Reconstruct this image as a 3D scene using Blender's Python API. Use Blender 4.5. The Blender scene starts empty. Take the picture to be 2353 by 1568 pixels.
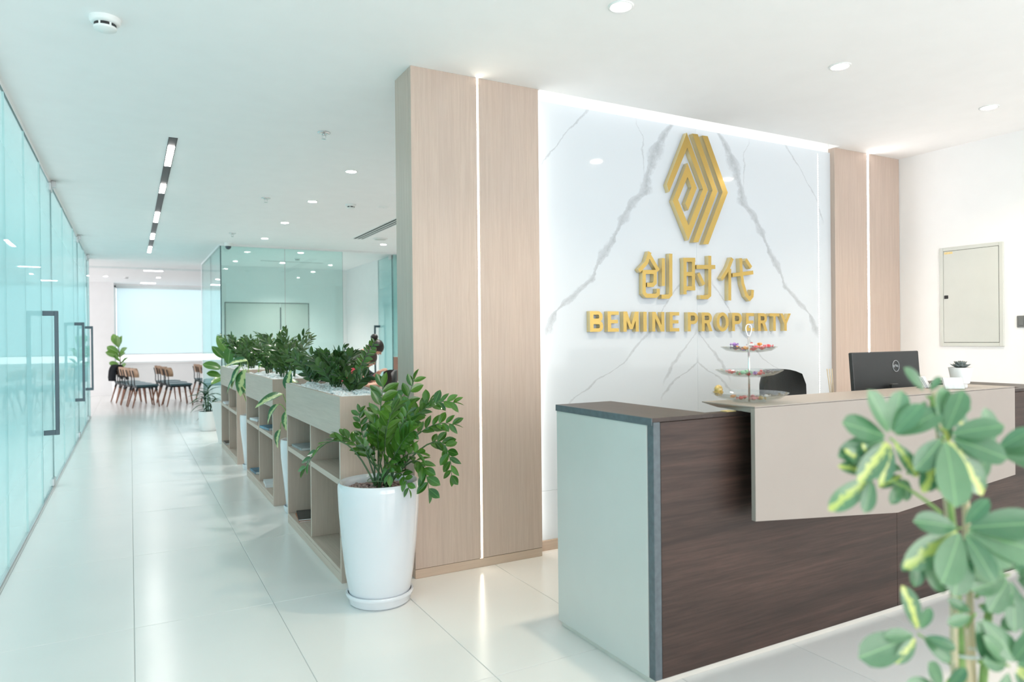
import bpy, bmesh, math, random
from mathutils import Vector, Matrix, Quaternion

sc = bpy.context.scene
C = sc.collection
PI = math.pi
random.seed(7)

# ------------------------------------------------------------------ camera
CAM_H = 1.30
F_PX, IMG_W, IMG_H = 1607.1, 2353, 1568
RIGHT = Vector((0.87765756, -0.47918127, -0.01012504))
UP = Vector((0.01047694, -0.00193934, 0.99994323))
FWD = Vector((0.4791737, 0.87771382, -0.00331828))
cam_d = bpy.data.cameras.new('camera')
cam = bpy.data.objects.new('camera', cam_d)
C.objects.link(cam)
m = Matrix((RIGHT, UP, -FWD)).transposed().to_4x4()
m.translation = (0, 0, CAM_H)
cam.matrix_world = m
cam_d.sensor_width = 36.0
cam_d.lens = F_PX / IMG_W * 36.0
cam_d.clip_start = 0.02
cam_d.dof.use_dof = True
cam_d.dof.focus_distance = 4.2
cam_d.dof.aperture_fstop = 2.2
sc.camera = cam

# ------------------------------------------------------------------ world, large lights, exposure
world = bpy.data.worlds.new('world')
sc.world = world
world.use_nodes = True
bg = world.node_tree.nodes['Background']
bg.inputs[0].default_value = (1.02, 0.985, 1.02, 1)
bg.inputs[1].default_value = 1.22
vs = sc.view_settings
vs.view_transform = 'Standard'
vs.look = 'None'
vs.gamma = 1.0
vs.exposure = 1.2
vs.use_curve_mapping = False
sc.cycles.max_bounces = 10
sc.cycles.diffuse_bounces = 7
sc.cycles.glossy_bounces = 3
sc.cycles.transparent_max_bounces = 12
sc.cycles.sample_clamp_indirect = 6.0
sc.cycles.caustics_reflective = False
sc.cycles.caustics_refractive = False
sc.cycles.use_denoising = True
sc.cycles.use_adaptive_sampling = True
sc.cycles.adaptive_threshold = 0.04


def area_light(name, loc, rot, sx, sy, power, col, spread=PI):
    d = bpy.data.lights.new(name, 'AREA')
    d.shape = 'RECTANGLE'
    d.size, d.size_y, d.energy, d.color = sx, sy, power, col
    d.spread = spread
    o = bpy.data.objects.new(name, d)
    C.objects.link(o)
    o.location, o.rotation_euler = loc, rot
    return o


# daylight through the lobby's window wall behind the visitor (window_1 below)
area_light('window_daylight_offscreen', (2.4, -3.55, 1.45), (PI / 2, 0, 0), 6.0, 2.3, 50, (1.0, 0.955, 0.935))

# ------------------------------------------------------------------ node helpers / materials
MATS = {}


def nt(name):
    mt = bpy.data.materials.new(name)
    mt.use_nodes = True
    n = mt.node_tree.nodes
    return mt, n, mt.node_tree.links, n['Principled BSDF']


def setp(b, color=None, rough=None, metal=None, spec=None, coat=None, coat_r=None, trans=None, ior=None, sheen=None, sss=None):
    if color is not None: b.inputs['Base Color'].default_value = (*color, 1)
    if rough is not None: b.inputs['Roughness'].default_value = rough
    if metal is not None: b.inputs['Metallic'].default_value = metal
    if spec is not None: b.inputs['Specular IOR Level'].default_value = spec
    if coat is not None: b.inputs['Coat Weight'].default_value = coat
    if coat_r is not None: b.inputs['Coat Roughness'].default_value = coat_r
    if trans is not None: b.inputs['Transmission Weight'].default_value = trans
    if ior is not None: b.inputs['IOR'].default_value = ior
    if sheen is not None: b.inputs['Sheen Weight'].default_value = sheen
    if sss is not None: b.inputs['Subsurface Weight'].default_value = sss


def plain(name, color, rough=0.5, var=0.04, scale=6.0, bump=0.0, bscale=60.0, **kw):
    """Principled surface with a faint procedural unevenness of colour (and fine relief)."""
    mt, n, l, b = nt(name)
    setp(b, color, rough, **kw)
    tc = n.new('ShaderNodeTexCoord')
    if var > 0:
        nz = n.new('ShaderNodeTexNoise'); nz.inputs['Scale'].default_value = scale; nz.inputs['Detail'].default_value = 3
        l.new(tc.outputs['Object'], nz.inputs['Vector'])
        r = n.new('ShaderNodeValToRGB')
        r.color_ramp.elements[0].position, r.color_ramp.elements[1].position = 0.3, 0.7
        r.color_ramp.elements[0].color = (*[max(0, c * (1 - var)) for c in color], 1)
        r.color_ramp.elements[1].color = (*[min(1, c * (1 + var)) for c in color], 1)
        l.new(nz.outputs['Fac'], r.inputs['Fac'])
        l.new(r.outputs['Color'], b.inputs['Base Color'])
    if bump > 0:
        nb = n.new('ShaderNodeTexNoise'); nb.inputs['Scale'].default_value = bscale
        l.new(tc.outputs['Object'], nb.inputs['Vector'])
        bp = n.new('ShaderNodeBump'); bp.inputs['Strength'].default_value = bump; bp.inputs['Distance'].default_value = 0.01
        l.new(nb.outputs['Fac'], bp.inputs['Height'])
        l.new(bp.outputs['Normal'], b.inputs['Normal'])
    MATS[name] = mt
    return mt


def wood(name, c0, c1, c2, axis='Z', rough=0.45, fine=70.0, coarse=9.0, spec=0.4):
    mt, n, l, b = nt(name)
    setp(b, c0, rough, spec=spec)
    tc = n.new('ShaderNodeTexCoord')

    def noise(across, along, detail, rgh):
        mp = n.new('ShaderNodeMapping')
        s = [across] * 3
        s['XYZ'.index(axis)] = along
        mp.inputs['Scale'].default_value = s
        nz = n.new('ShaderNodeTexNoise')
        nz.inputs['Scale'].default_value = 1.0
        nz.inputs['Detail'].default_value = detail
        nz.inputs['Roughness'].default_value = rgh
        nz.inputs['Distortion'].default_value = 0.3
        l.new(tc.outputs['Object'], mp.inputs['Vector'])
        l.new(mp.outputs['Vector'], nz.inputs['Vector'])
        return nz
    na = noise(coarse, coarse * 0.06, 4, 0.6)
    nb = noise(fine, fine * 0.035, 6, 0.75)
    ra = n.new('ShaderNodeValToRGB')
    ra.color_ramp.elements[0].position, ra.color_ramp.elements[1].position = 0.32, 0.68
    ra.color_ramp.elements[0].color, ra.color_ramp.elements[1].color = (*c0, 1), (*c1, 1)
    l.new(na.outputs['Fac'], ra.inputs['Fac'])
    rb = n.new('ShaderNodeValToRGB')
    rb.color_ramp.elements[0].position, rb.color_ramp.elements[1].position = 0.38, 0.62
    rb.color_ramp.elements[0].color, rb.color_ramp.elements[1].color = (0, 0, 0, 1), (1, 1, 1, 1)
    l.new(nb.outputs['Fac'], rb.inputs['Fac'])
    mx = n.new('ShaderNodeMix'); mx.data_type = 'RGBA'
    mx.inputs[7].default_value = (*c2, 1)
    ml = n.new('ShaderNodeMath'); ml.operation = 'MULTIPLY'; ml.inputs[1].default_value = 0.55
    l.new(rb.outputs['Color'], ml.inputs[0])
    l.new(ml.outputs[0], mx.inputs[0])
    l.new(ra.outputs['Color'], mx.inputs[6])
    l.new(mx.outputs[2], b.inputs['Base Color'])
    bp = n.new('ShaderNodeBump'); bp.inputs['Strength'].default_value = 0.08; bp.inputs['Distance'].default_value = 0.004
    l.new(nb.outputs['Fac'], bp.inputs['Height'])
    l.new(bp.outputs['Normal'], b.inputs['Normal'])
    MATS[name] = mt
    return mt


def emis(name, color, strength):
    mt = bpy.data.materials.new(name); mt.use_nodes = True
    n = mt.node_tree.nodes; l = mt.node_tree.links
    n.remove(n['Principled BSDF'])
    e = n.new('ShaderNodeEmission')
    e.inputs[0].default_value = (*color, 1); e.inputs[1].default_value = strength
    l.new(e.outputs[0], n['Material Output'].inputs[0])
    MATS[name] = mt
    return mt


def sheet_glass(name, tint, frost=None, frost_max=0.9, film=(0.74, 0.9, 0.9), refl=0.04, graze=0.9):
    """Partition glass: tinted see-through sheet with a mirror-like gloss, and an optional etched film
    whose density follows the height (list of (z, density))."""
    mt = bpy.data.materials.new(name); mt.use_nodes = True
    n = mt.node_tree.nodes; l = mt.node_tree.links
    n.remove(n['Principled BSDF'])
    tr = n.new('ShaderNodeBsdfTransparent'); tr.inputs[0].default_value = (*tint, 1)
    gl = n.new('ShaderNodeBsdfGlossy'); gl.inputs['Roughness'].default_value = 0.0
    gl.inputs[0].default_value = (0.9, 1, 0.98, 1)
    fr0 = n.new('ShaderNodeLayerWeight'); fr0.inputs[0].default_value = 0.5
    fr1 = n.new('ShaderNodeMath'); fr1.operation = 'POWER'; fr1.inputs[1].default_value = 5.0
    l.new(fr0.outputs['Facing'], fr1.inputs[0])
    fr = n.new('ShaderNodeMath'); fr.operation = 'MULTIPLY'; fr.inputs[1].default_value = graze
    l.new(fr1.outputs[0], fr.inputs[0])
    base = tr.outputs[0]
    if frost:
        tc = n.new('ShaderNodeTexCoord')
        sx = n.new('ShaderNodeSeparateXYZ'); l.new(tc.outputs['Object'], sx.inputs[0])
        dv = n.new('ShaderNodeMath'); dv.operation = 'DIVIDE'; dv.inputs[1].default_value = 2.8
        l.new(sx.outputs['Z'], dv.inputs[0])
        rp = n.new('ShaderNodeValToRGB')
        el = rp.color_ramp.elements
        while len(el) > 1: el.remove(el[-1])
        for i, (z, v) in enumerate(frost):
            e = el[0] if i == 0 else el.new(z / 2.8)
            e.position = z / 2.8
            e.color = (v, v, v, 1)
        l.new(dv.outputs[0], rp.inputs[0])
        mu = n.new('ShaderNodeMath'); mu.operation = 'MULTIPLY'; mu.inputs[1].default_value = frost_max
        l.new(rp.outputs[0], mu.inputs[0])
        df = n.new('ShaderNodeBsdfDiffuse'); df.inputs[0].default_value = (*film, 1)
        tl = n.new('ShaderNodeBsdfTranslucent'); tl.inputs[0].default_value = (*film, 1)
        mf = n.new('ShaderNodeMixShader'); mf.inputs[0].default_value = 0.5
        l.new(df.outputs[0], mf.inputs[1]); l.new(tl.outputs[0], mf.inputs[2])
        mb = n.new('ShaderNodeMixShader')
        l.new(mu.outputs[0], mb.inputs[0]); l.new(base, mb.inputs[1]); l.new(mf.outputs[0], mb.inputs[2])
        base = mb.outputs[0]
    ad = n.new('ShaderNodeMath'); ad.operation = 'ADD'; ad.inputs[1].default_value = refl; ad.use_clamp = True
    l.new(fr.outputs[0], ad.inputs[0])
    ms = n.new('ShaderNodeMixShader')
    l.new(ad.outputs[0], ms.inputs[0]); l.new(base, ms.inputs[1]); l.new(gl.outputs[0], ms.inputs[2])
    l.new(ms.outputs[0], n['Material Output'].inputs[0])
    MATS[name] = mt
    return mt


plain('white_paint', (0.87, 0.87, 0.87), 0.7, var=0.01, bump=0.02, bscale=180)
plain('ceiling_paint', (0.90, 0.90, 0.90), 0.85, var=0.01)
plain('grout', (0.36, 0.37, 0.36), 0.8, var=0.05)
plain('desk_greige', (0.345, 0.305, 0.272), 0.42, var=0.012, spec=0.5)
plain('desk_pale', (0.575, 0.58, 0.555), 0.25, var=0.012, spec=0.5)
plain('laminate_edge', (0.10, 0.125, 0.14), 0.5, var=0.15, scale=40)
plain('kick', (0.60, 0.58, 0.53), 0.4, var=0.03)
plain('black_metal', (0.02, 0.022, 0.025), 0.4, var=0.0, metal=0.3)
plain('dark_steel', (0.09, 0.12, 0.14), 0.32, var=0.0, metal=0.7)
plain('chrome', (0.75, 0.75, 0.76), 0.12, var=0.0, metal=1.0)
plain('satin_steel', (0.6, 0.62, 0.63), 0.35, var=0.0, metal=0.9)
plain('white_plastic', (0.82, 0.84, 0.83), 0.35, var=0.01)
plain('dark_plastic', (0.025, 0.027, 0.028), 0.45, var=0.03, bump=0.05, bscale=300)
plain('grey_plastic', (0.16, 0.17, 0.17), 0.5, var=0.02)
plain('panel_grey', (0.60, 0.62, 0.585), 0.5, var=0.02)
plain('panel_gap', (0.03, 0.035, 0.035), 0.6, var=0.0)
plain('sticker_yellow', (0.75, 0.6, 0.28), 0.6, var=0.1, scale=90)
plain('ceramic', (0.68, 0.70, 0.74), 0.08, var=0.0, spec=0.6, coat=0.4, coat_r=0.03)
plain('ceramic_matt', (0.84, 0.85, 0.85), 0.3, var=0.01)
plain('pebble_white', (0.86, 0.87, 0.88), 0.5, var=0.04, scale=8)
plain('clay_ball', (0.36, 0.25, 0.23), 0.85, var=0.25, scale=30, bump=0.3)
plain('soil', (0.05, 0.035, 0.028), 0.95, var=0.3, scale=60)
plain('stem_green', (0.06, 0.13, 0.05), 0.4, var=0.25, scale=25)
plain('stem_brown', (0.10, 0.075, 0.045), 0.6, var=0.3, scale=30)
plain('stem_pale', (0.26, 0.42, 0.12), 0.4, var=0.2, scale=30)
plain('bamboo', (0.70, 0.56, 0.37), 0.5, var=0.1, scale=14)
plain('leather_black', (0.012, 0.016, 0.016), 0.42, var=0.1, bump=0.15, bscale=220)
plain('teal_vinyl', (0.05, 0.105, 0.12), 0.35, var=0.06)
plain('coat_black', (0.006, 0.008, 0.011), 0.9, var=0.2, spec=0.2)
plain('leg_wood', (0.27, 0.125, 0.075), 0.4, var=0.18, scale=20)
plain('ply_wood', (0.36, 0.22, 0.13), 0.4, var=0.12, scale=10)
plain('skin', (0.62, 0.37, 0.27), 0.5, var=0.05, sss=0.0)
plain('hair_brown', (0.035, 0.022, 0.016), 0.5, var=0.4, scale=60)
plain('hair_black', (0.012, 0.009, 0.008), 0.45, var=0.3, scale=60)
plain('red_cloth', (0.33, 0.02, 0.035), 0.85, var=0.1, scale=20)
plain('navy_cloth', (0.011, 0.015, 0.032), 0.85, var=0.15, scale=20)
plain('white_cloth', (0.8, 0.8, 0.8), 0.85, var=0.05)
plain('eye_dark', (0.01, 0.01, 0.01), 0.2, var=0.0)
plain('lip', (0.45, 0.17, 0.15), 0.5, var=0.0)
plain('paper_white', (0.82, 0.83, 0.84), 0.6, var=0.03, scale=40)
plain('cover_grey', (0.33, 0.37, 0.39), 0.35, var=0.2, scale=14)
plain('cover_black', (0.03, 0.035, 0.038), 0.3, var=0.3, scale=14)
plain('cover_blue', (0.03, 0.17, 0.28), 0.3, var=0.6, scale=16)
plain('cover_white', (0.72, 0.76, 0.80), 0.35, var=0.08, scale=14)
plain('cover_orange', (0.55, 0.22, 0.12), 0.4, var=0.1)
plain('succulent', (0.15, 0.18, 0.175), 0.6, var=0.2, scale=20)
plain('card_white', (0.80, 0.82, 0.86), 0.5, var=0.1, scale=60)
plain('blind_fabric', (0.90, 0.93, 0.93), 0.9, var=0.01)
plain('window_frame', (0.78, 0.83, 0.83), 0.4, var=0.0)
plain('far_building', (0.55, 0.68, 0.72), 0.9, var=0.1)
plain('desk_wood_pale', (0.52, 0.45, 0.40), 0.45, var=0.05)
plain('brown_board', (0.30, 0.19, 0.15), 0.5, var=0.12)
plain('logo_grey', (0.42, 0.44, 0.45), 0.4, var=0.0)
plain('glass_joint', (0.55, 0.75, 0.75), 0.3, var=0.0)
plain('glass_edge', (0.004, 0.085, 0.09), 0.15, var=0.0)
wood('oak', (0.575, 0.462, 0.390), (0.53, 0.43, 0.37), (0.445, 0.345, 0.285), 'Z')
wood('oak_flat', (0.575, 0.462, 0.390), (0.53, 0.43, 0.37), (0.445, 0.345, 0.285), 'Y')
wood('oak_base', (0.60, 0.47, 0.37), (0.56, 0.44, 0.35), (0.48, 0.36, 0.28), 'X')
wood('walnut', (0.086, 0.050, 0.039), (0.034, 0.021, 0.017), (0.017, 0.011, 0.009), 'X', rough=0.42, fine=95, coarse=16)
wood('walnut_top', (0.068, 0.048, 0.041), (0.046, 0.033, 0.028), (0.032, 0.023, 0.02), 'Y', rough=0.42, fine=95, coarse=16)

emis('lamp_white', (1.0, 0.97, 0.92), 60.0)
emis('lamp_warm', (1.0, 0.93, 0.80), 60.0)
emis('led_warm', (1.0, 0.93, 0.78), 9.0)
emis('led_dots', (1.0, 0.95, 0.86), 1.5)
emis('led_flank', (1.0, 0.96, 0.9), 3.2)
emis('led_cool', (1.0, 0.98, 0.97), 14.0)
emis('led_cove', (1.0, 0.97, 0.92), 1.7)
emis('track_lamp', (1.0, 0.96, 0.92), 28.0)

# the blind lets daylight through
bm_ = MATS['blind_fabric']; bl = bm_.node_tree.links; bn = bm_.node_tree.nodes
tl_ = bn.new('ShaderNodeBsdfTranslucent'); tl_.inputs[0].default_value = (0.70, 0.81, 0.84, 1)
mx_ = bn.new('ShaderNodeMixShader'); mx_.inputs[0].default_value = 0.7
bl.new(bn['Principled BSDF'].outputs[0], mx_.inputs[1]); bl.new(tl_.outputs[0], mx_.inputs[2])
bl.new(mx_.outputs[0], bn['Material Output'].inputs[0])

# gold
mt, n, l, b = nt('gold'); setp(b, (0.66, 0.46, 0.15), 0.22, 1.0); MATS['gold'] = mt
mt, n, l, b = nt('gold_side'); setp(b, (0.80, 0.66, 0.36), 0.3, 0.85); MATS['gold_side'] = mt

# floor tile: glossy off-white porcelain, each tile a touch different
mt, n, l, b = nt('porcelain'); setp(b, (0.72, 0.72, 0.69), 0.21, spec=0.4)
oi = n.new('ShaderNodeObjectInfo')
tc = n.new('ShaderNodeTexCoord')
nz = n.new('ShaderNodeTexNoise'); nz.inputs['Scale'].default_value = 2.2; nz.inputs['Detail'].default_value = 5
l.new(tc.outputs['Object'], nz.inputs['Vector'])
ad = n.new('ShaderNodeMath'); ad.operation = 'MULTIPLY_ADD'; ad.inputs[1].default_value = 0.35
l.new(oi.outputs['Random'], ad.inputs[0]); l.new(nz.outputs['Fac'], ad.inputs[2])
rp = n.new('ShaderNodeValToRGB')
rp.color_ramp.elements[0].position, rp.color_ramp.elements[1].position = 0.35, 1.0
rp.color_ramp.elements[0].color, rp.color_ramp.elements[1].color = (0.73, 0.73, 0.715, 1), (0.77, 0.76, 0.74, 1)
l.new(ad.outputs[0], rp.inputs[0]); l.new(rp.outputs[0], b.inputs['Base Color'])
MATS['porcelain'] = mt

# clear glass ware / acrylic
mt, n, l, b = nt('clear_glass')
n.remove(b)
tr = n.new('ShaderNodeBsdfTransparent'); tr.inputs[0].default_value = (0.95, 0.97, 0.96, 1)
gl = n.new('ShaderNodeBsdfGlossy'); gl.inputs['Roughness'].default_value = 0.03
lw0 = n.new('ShaderNodeLayerWeight'); lw0.inputs[0].default_value = 0.5
lw1 = n.new('ShaderNodeMath'); lw1.operation = 'POWER'; lw1.inputs[1].default_value = 3.0
l.new(lw0.outputs['Facing'], lw1.inputs[0])
lw = n.new('ShaderNodeMath'); lw.operation = 'MULTIPLY_ADD'; lw.inputs[1].default_value = 0.55; lw.inputs[2].default_value = 0.04
l.new(lw1.outputs[0], lw.inputs[0])
ms = n.new('ShaderNodeMixShader')
l.new(lw.outputs[0], ms.inputs[0]); l.new(tr.outputs[0], ms.inputs[1]); l.new(gl.outputs[0], ms.inputs[2])
l.new(ms.outputs[0], n['Material Output'].inputs[0]); MATS['clear_glass'] = mt

sheet_glass('glass_left', (0.87, 0.95, 0.945), [(0.0, 0.25), (0.4, 0.42), (0.8, 0.88), (1.05, 1.0), (1.7, 1.0), (2.2, 0.6), (2.7, 0.3)], 0.8, (0.50, 0.80, 0.82), refl=0.025, graze=0.28)
sheet_glass('glass_clear', (0.86, 0.965, 0.95), [(0.0, 0.9), (0.7, 0.75), (1.15, 0.1), (1.3, 0.0), (2.7, 0.0)], 0.7, (0.62, 0.75, 0.76), refl=0.06)
sheet_glass('glass_side', (0.86, 0.95, 0.945), [(0.0, 0.9), (1.0, 1.0), (1.9, 0.95), (2.5, 0.25), (2.7, 0.2)], 0.6, (0.66, 0.91, 0.93))

# candy colours
for nm, col in {'red': (0.62, 0.03, 0.04), 'pink': (0.8, 0.25, 0.28), 'orange': (0.85, 0.32, 0.05), 'purple': (0.45, 0.22, 0.6),
                'dark': (0.06, 0.02, 0.05), 'mint': (0.3, 0.65, 0.42), 'silver': (0.7, 0.68, 0.68), 'goldfoil': (0.55, 0.38, 0.12)}.items():
    plain('candy_' + nm, col, 0.22, var=0.3, scale=120, coat=0.5)


def leaf_mat(name, c_dark, c_light, rough=0.22, mid=None, midw=0.06, varieg=None, vw=0.3, coat=0.25):
    """Leaf colours over its own length/width (generated coordinates): midrib, mottled blade, optional pale centre."""
    mt, n, l, b = nt(name)
    setp(b, c_dark, rough, coat=coat, coat_r=0.12)
    tc = n.new('ShaderNodeTexCoord'); oi = n.new('ShaderNodeObjectInfo')
    nz = n.new('ShaderNodeTexNoise'); nz.inputs['Scale'].default_value = 4; nz.inputs['Detail'].default_value = 4
    l.new(tc.outputs['Generated'], nz.inputs['Vector'])
    ad = n.new('ShaderNodeMath'); ad.operation = 'MULTIPLY_ADD'; ad.inputs[1].default_value = 0.75
    sb = n.new('ShaderNodeMath'); sb.operation = 'MULTIPLY_ADD'; sb.inputs[1].default_value = 0.5; sb.inputs[2].default_value = -0.12
    l.new(nz.outputs['Fac'], sb.inputs[0])
    l.new(oi.outputs['Random'], ad.inputs[0]); l.new(sb.outputs[0], ad.inputs[2])
    mx = n.new('ShaderNodeMix'); mx.data_type = 'RGBA'
    mx.inputs[6].default_value = (*c_dark, 1); mx.inputs[7].default_value = (*c_light, 1)
    l.new(ad.outputs[0], mx.inputs[0])
    col = mx.outputs[2]
    sx = n.new('ShaderNodeSeparateXYZ'); l.new(tc.outputs['Generated'], sx.inputs[0])
    d0 = n.new('ShaderNodeMath'); d0.operation = 'SUBTRACT'; d0.inputs[1].default_value = 0.5; l.new(sx.outputs['Y'], d0.inputs[0])
    d1 = n.new('ShaderNodeMath'); d1.operation = 'ABSOLUTE'; l.new(d0.outputs[0], d1.inputs[0])
    if varieg:
        nv = n.new('ShaderNodeTexNoise'); nv.inputs['Scale'].default_value = 7; nv.inputs['Detail'].default_value = 3
        l.new(tc.outputs['Generated'], nv.inputs['Vector'])
        q = n.new('ShaderNodeMath'); q.operation = 'MULTIPLY_ADD'; q.inputs[1].default_value = 0.55
        l.new(nv.outputs['Fac'], q.inputs[0]); l.new(d1.outputs[0], q.inputs[2])
        rr = n.new('ShaderNodeMapRange'); rr.inputs[1].default_value = vw + 0.2; rr.inputs[2].default_value = vw + 0.27
        rr.inputs[3].default_value = 1.0; rr.inputs[4].default_value = 0.0
        l.new(q.outputs[0], rr.inputs[0])
        m2 = n.new('ShaderNodeMix'); m2.data_type = 'RGBA'; m2.inputs[7].default_value = (*varieg, 1)
        l.new(rr.outputs[0], m2.inputs[0]); l.new(col, m2.inputs[6]); col = m2.outputs[2]
    if mid:
        rr = n.new('ShaderNodeMapRange'); rr.inputs[1].default_value = midw * 0.5; rr.inputs[2].default_value = midw
        rr.inputs[3].default_value = 0.8; rr.inputs[4].default_value = 0.0
        l.new(d1.outputs[0], rr.inputs[0])
        m3 = n.new('ShaderNodeMix'); m3.data_type = 'RGBA'; m3.inputs[7].default_value = (*mid, 1)
        l.new(rr.outputs[0], m3.inputs[0]); l.new(col, m3.inputs[6]); col = m3.outputs[2]
    l.new(col, b.inputs['Base Color'])
    tlc = n.new('ShaderNodeBsdfTranslucent'); l.new(col, tlc.inputs[0])
    mxs = n.new('ShaderNodeMixShader'); mxs.inputs[0].default_value = 0.22
    l.new(b.outputs[0], mxs.inputs[1]); l.new(tlc.outputs[0], mxs.inputs[2])
    l.new(mxs.outputs[0], n['Material Output'].inputs[0])
    MATS[name] = mt
    return mt


leaf_mat('leaf_zz', (0.022, 0.085, 0.014), (0.10, 0.24, 0.03), 0.18, mid=(0.12, 0.26, 0.06), midw=0.04, coat=0.35)
leaf_mat('leaf_zz_dark', (0.016, 0.06, 0.014), (0.11, 0.22, 0.06), 0.25, mid=(0.09, 0.19, 0.06), midw=0.04)
leaf_mat('leaf_dieff', (0.02, 0.11, 0.04), (0.06, 0.2, 0.05), 0.28, varieg=(0.52, 0.62, 0.28), vw=0.22)
leaf_mat('leaf_fig', (0.05, 0.17, 0.025), (0.15, 0.31, 0.05), 0.3, mid=(0.25, 0.42, 0.14), midw=0.04)
leaf_mat('leaf_dracaena', (0.008, 0.045, 0.022), (0.03, 0.10, 0.035), 0.3)
leaf_mat('leaf_umbrella', (0.055, 0.17, 0.075), (0.16, 0.31, 0.16), 0.3, coat=0.4, mid=(0.24, 0.44, 0.2), midw=0.03)
leaf_mat('leaf_umbrella_gold', (0.055, 0.17, 0.075), (0.16, 0.30, 0.15), 0.3, coat=0.8, varieg=(0.56, 0.62, 0.16), vw=0.2)

# marble: book-matched veins, mirrored about the seam
SEAM_X = 3.476
VEINS = [([(0.21, 2.756), (0.365, 2.574), (0.392, 2.469), (0.43, 2.392), (0.462, 2.258), (0.553, 2.207), (0.608, 2.131), (0.663, 2.041), (0.734, 1.91), (0.829, 1.793), (0.884, 1.679), (0.975, 1.608), (1.091, 1.524), (1.181, 1.45), (1.213, 1.388), (1.252, 1.308)], 0.05, 0.78),
         ([(0.895, 2.761), (0.979, 2.677), (1.078, 2.582), (1.143, 2.493), (1.201, 2.44), (1.239, 2.388), (1.265, 2.345), (1.33, 2.2)], 0.011, 0.6),
         ([(0.145, 1.673), (0.193, 1.627), (0.322, 1.477), (0.436, 1.331), (0.584, 1.202), (0.62, 1.146), (0.691, 1.105), (0.779, 1.066), (0.865, 1.027), (0.933, 0.974), (1.033, 0.924), (1.098, 0.873)], 0.015, 0.6),
         ([(0.01, 1.328), (0.111, 1.224), (0.171, 1.18), (0.25, 1.078), (0.308, 0.991)], 0.018, 0.6),
         ([(0.0, 1.125), (0.094, 1.058), (0.173, 1.031), (0.251, 0.974), (0.329, 0.889)], 0.022, 0.6),
         ([(0.522, 2.713), (0.464, 2.634), (0.473, 2.532), (0.46, 2.389)], 0.007, 0.5)]
mt, n, l, b = nt('marble')
setp(b, (0.8, 0.83, 0.84), 0.06, spec=0.5)
tc = n.new('ShaderNodeTexCoord')
sx = n.new('ShaderNodeSeparateXYZ'); l.new(tc.outputs['Object'], sx.inputs[0])


def mth(op, a, b_=None, c=None, clamp=False):
    k = n.new('ShaderNodeMath'); k.operation = op; k.use_clamp = clamp
    for i, v in enumerate((a, b_, c)):
        if v is None: continue
        if isinstance(v, (int, float)): k.inputs[i].default_value = v
        else: l.new(v, k.inputs[i])
    return k.outputs[0]


dx = mth('ABSOLUTE', mth('SUBTRACT', sx.outputs['X'], SEAM_X))
cb = n.new('ShaderNodeCombineXYZ'); l.new(dx, cb.inputs[0]); l.new(sx.outputs['Z'], cb.inputs[2])


def nz_(scale, detail, rgh=0.6):
    k = n.new('ShaderNodeTexNoise'); k.inputs['Scale'].default_value = scale; k.inputs['Detail'].default_value = detail
    k.inputs['Roughness'].default_value = rgh
    l.new(cb.outputs[0], k.inputs['Vector'])
    return k.outputs['Fac']


wob = mth('MULTIPLY_ADD', nz_(11, 6, 0.7), 0.07, -0.035)
wid = nz_(5.0, 3)
fine = nz_(60, 5, 0.7)
mott = nz_(22, 6, 0.7)
tot = None
for pts, w, amt in VEINS:
    fc = n.new('ShaderNodeFloatCurve')
    cv = fc.mapping.curves[0]
    zz = sorted([(p[1] / 2.8, p[0] / 1.4) for p in pts])
    while len(cv.points) > 2: cv.points.remove(cv.points[1])
    cv.points[0].location = zz[0]; cv.points[1].location = zz[-1]
    for q in zz[1:-1]: cv.points.new(*q)
    for q in cv.points: q.handle_type = 'VECTOR'
    fc.mapping.extend = 'HORIZONTAL'
    fc.mapping.update()
    l.new(mth('DIVIDE', sx.outputs['Z'], 2.8), fc.inputs['Value'])
    f = mth('MULTIPLY', fc.outputs[0], 1.4)
    d = mth('ABSOLUTE', mth('SUBTRACT', mth('ADD', dx, wob), f))
    # vein thins and swells along its length; a crisp dark line on its rim, a soft grey body inside
    wv = mth('MULTIPLY', mth('MULTIPLY_ADD', wid, 3.4, -1.05), w)
    wv = mth('MAXIMUM', wv, 0.003)
    t = mth('DIVIDE', d, wv)
    body = mth('SUBTRACT', 1.0, mth('SMOOTH_MIN', t, 1.0, 0.25), clamp=True)
    body = mth('MULTIPLY', mth('POWER', body, 0.45), mth('MULTIPLY_ADD', mott, 1.1, -0.05, clamp=True), clamp=True)
    rim = mth('SUBTRACT', 1.0, mth('MULTIPLY', mth('ABSOLUTE', mth('SUBTRACT', d, mth('MULTIPLY', wv, 0.75))), 260.0), clamp=True)
    rim = mth('MULTIPLY', rim, mth('MULTIPLY_ADD', fine, 1.6, -0.3, clamp=True))
    z0, z1 = pts[-1][1], pts[0][1]
    lo = mth('DIVIDE', mth('SUBTRACT', sx.outputs['Z'], z0 - 0.03), 0.08, clamp=True)
    hi = mth('DIVIDE', mth('SUBTRACT', z1 + 0.04, sx.outputs['Z']), 0.06, clamp=True)
    v = mth('MULTIPLY', mth('MULTIPLY', mth('MAXIMUM', body, mth('MULTIPLY', rim, 0.9)), amt), mth('MULTIPLY', lo, hi))
    tot = v if tot is None else mth('MAXIMUM', tot, v)
mx = n.new('ShaderNodeMix'); mx.data_type = 'RGBA'
mx.inputs[6].default_value = (0.64, 0.69, 0.735, 1)
mx.inputs[7].default_value = (0.16, 0.17, 0.19, 1)
l.new(tot, mx.inputs[0])
l.new(mx.outputs[2], b.inputs['Base Color'])
MATS['marble'] = mt


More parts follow.
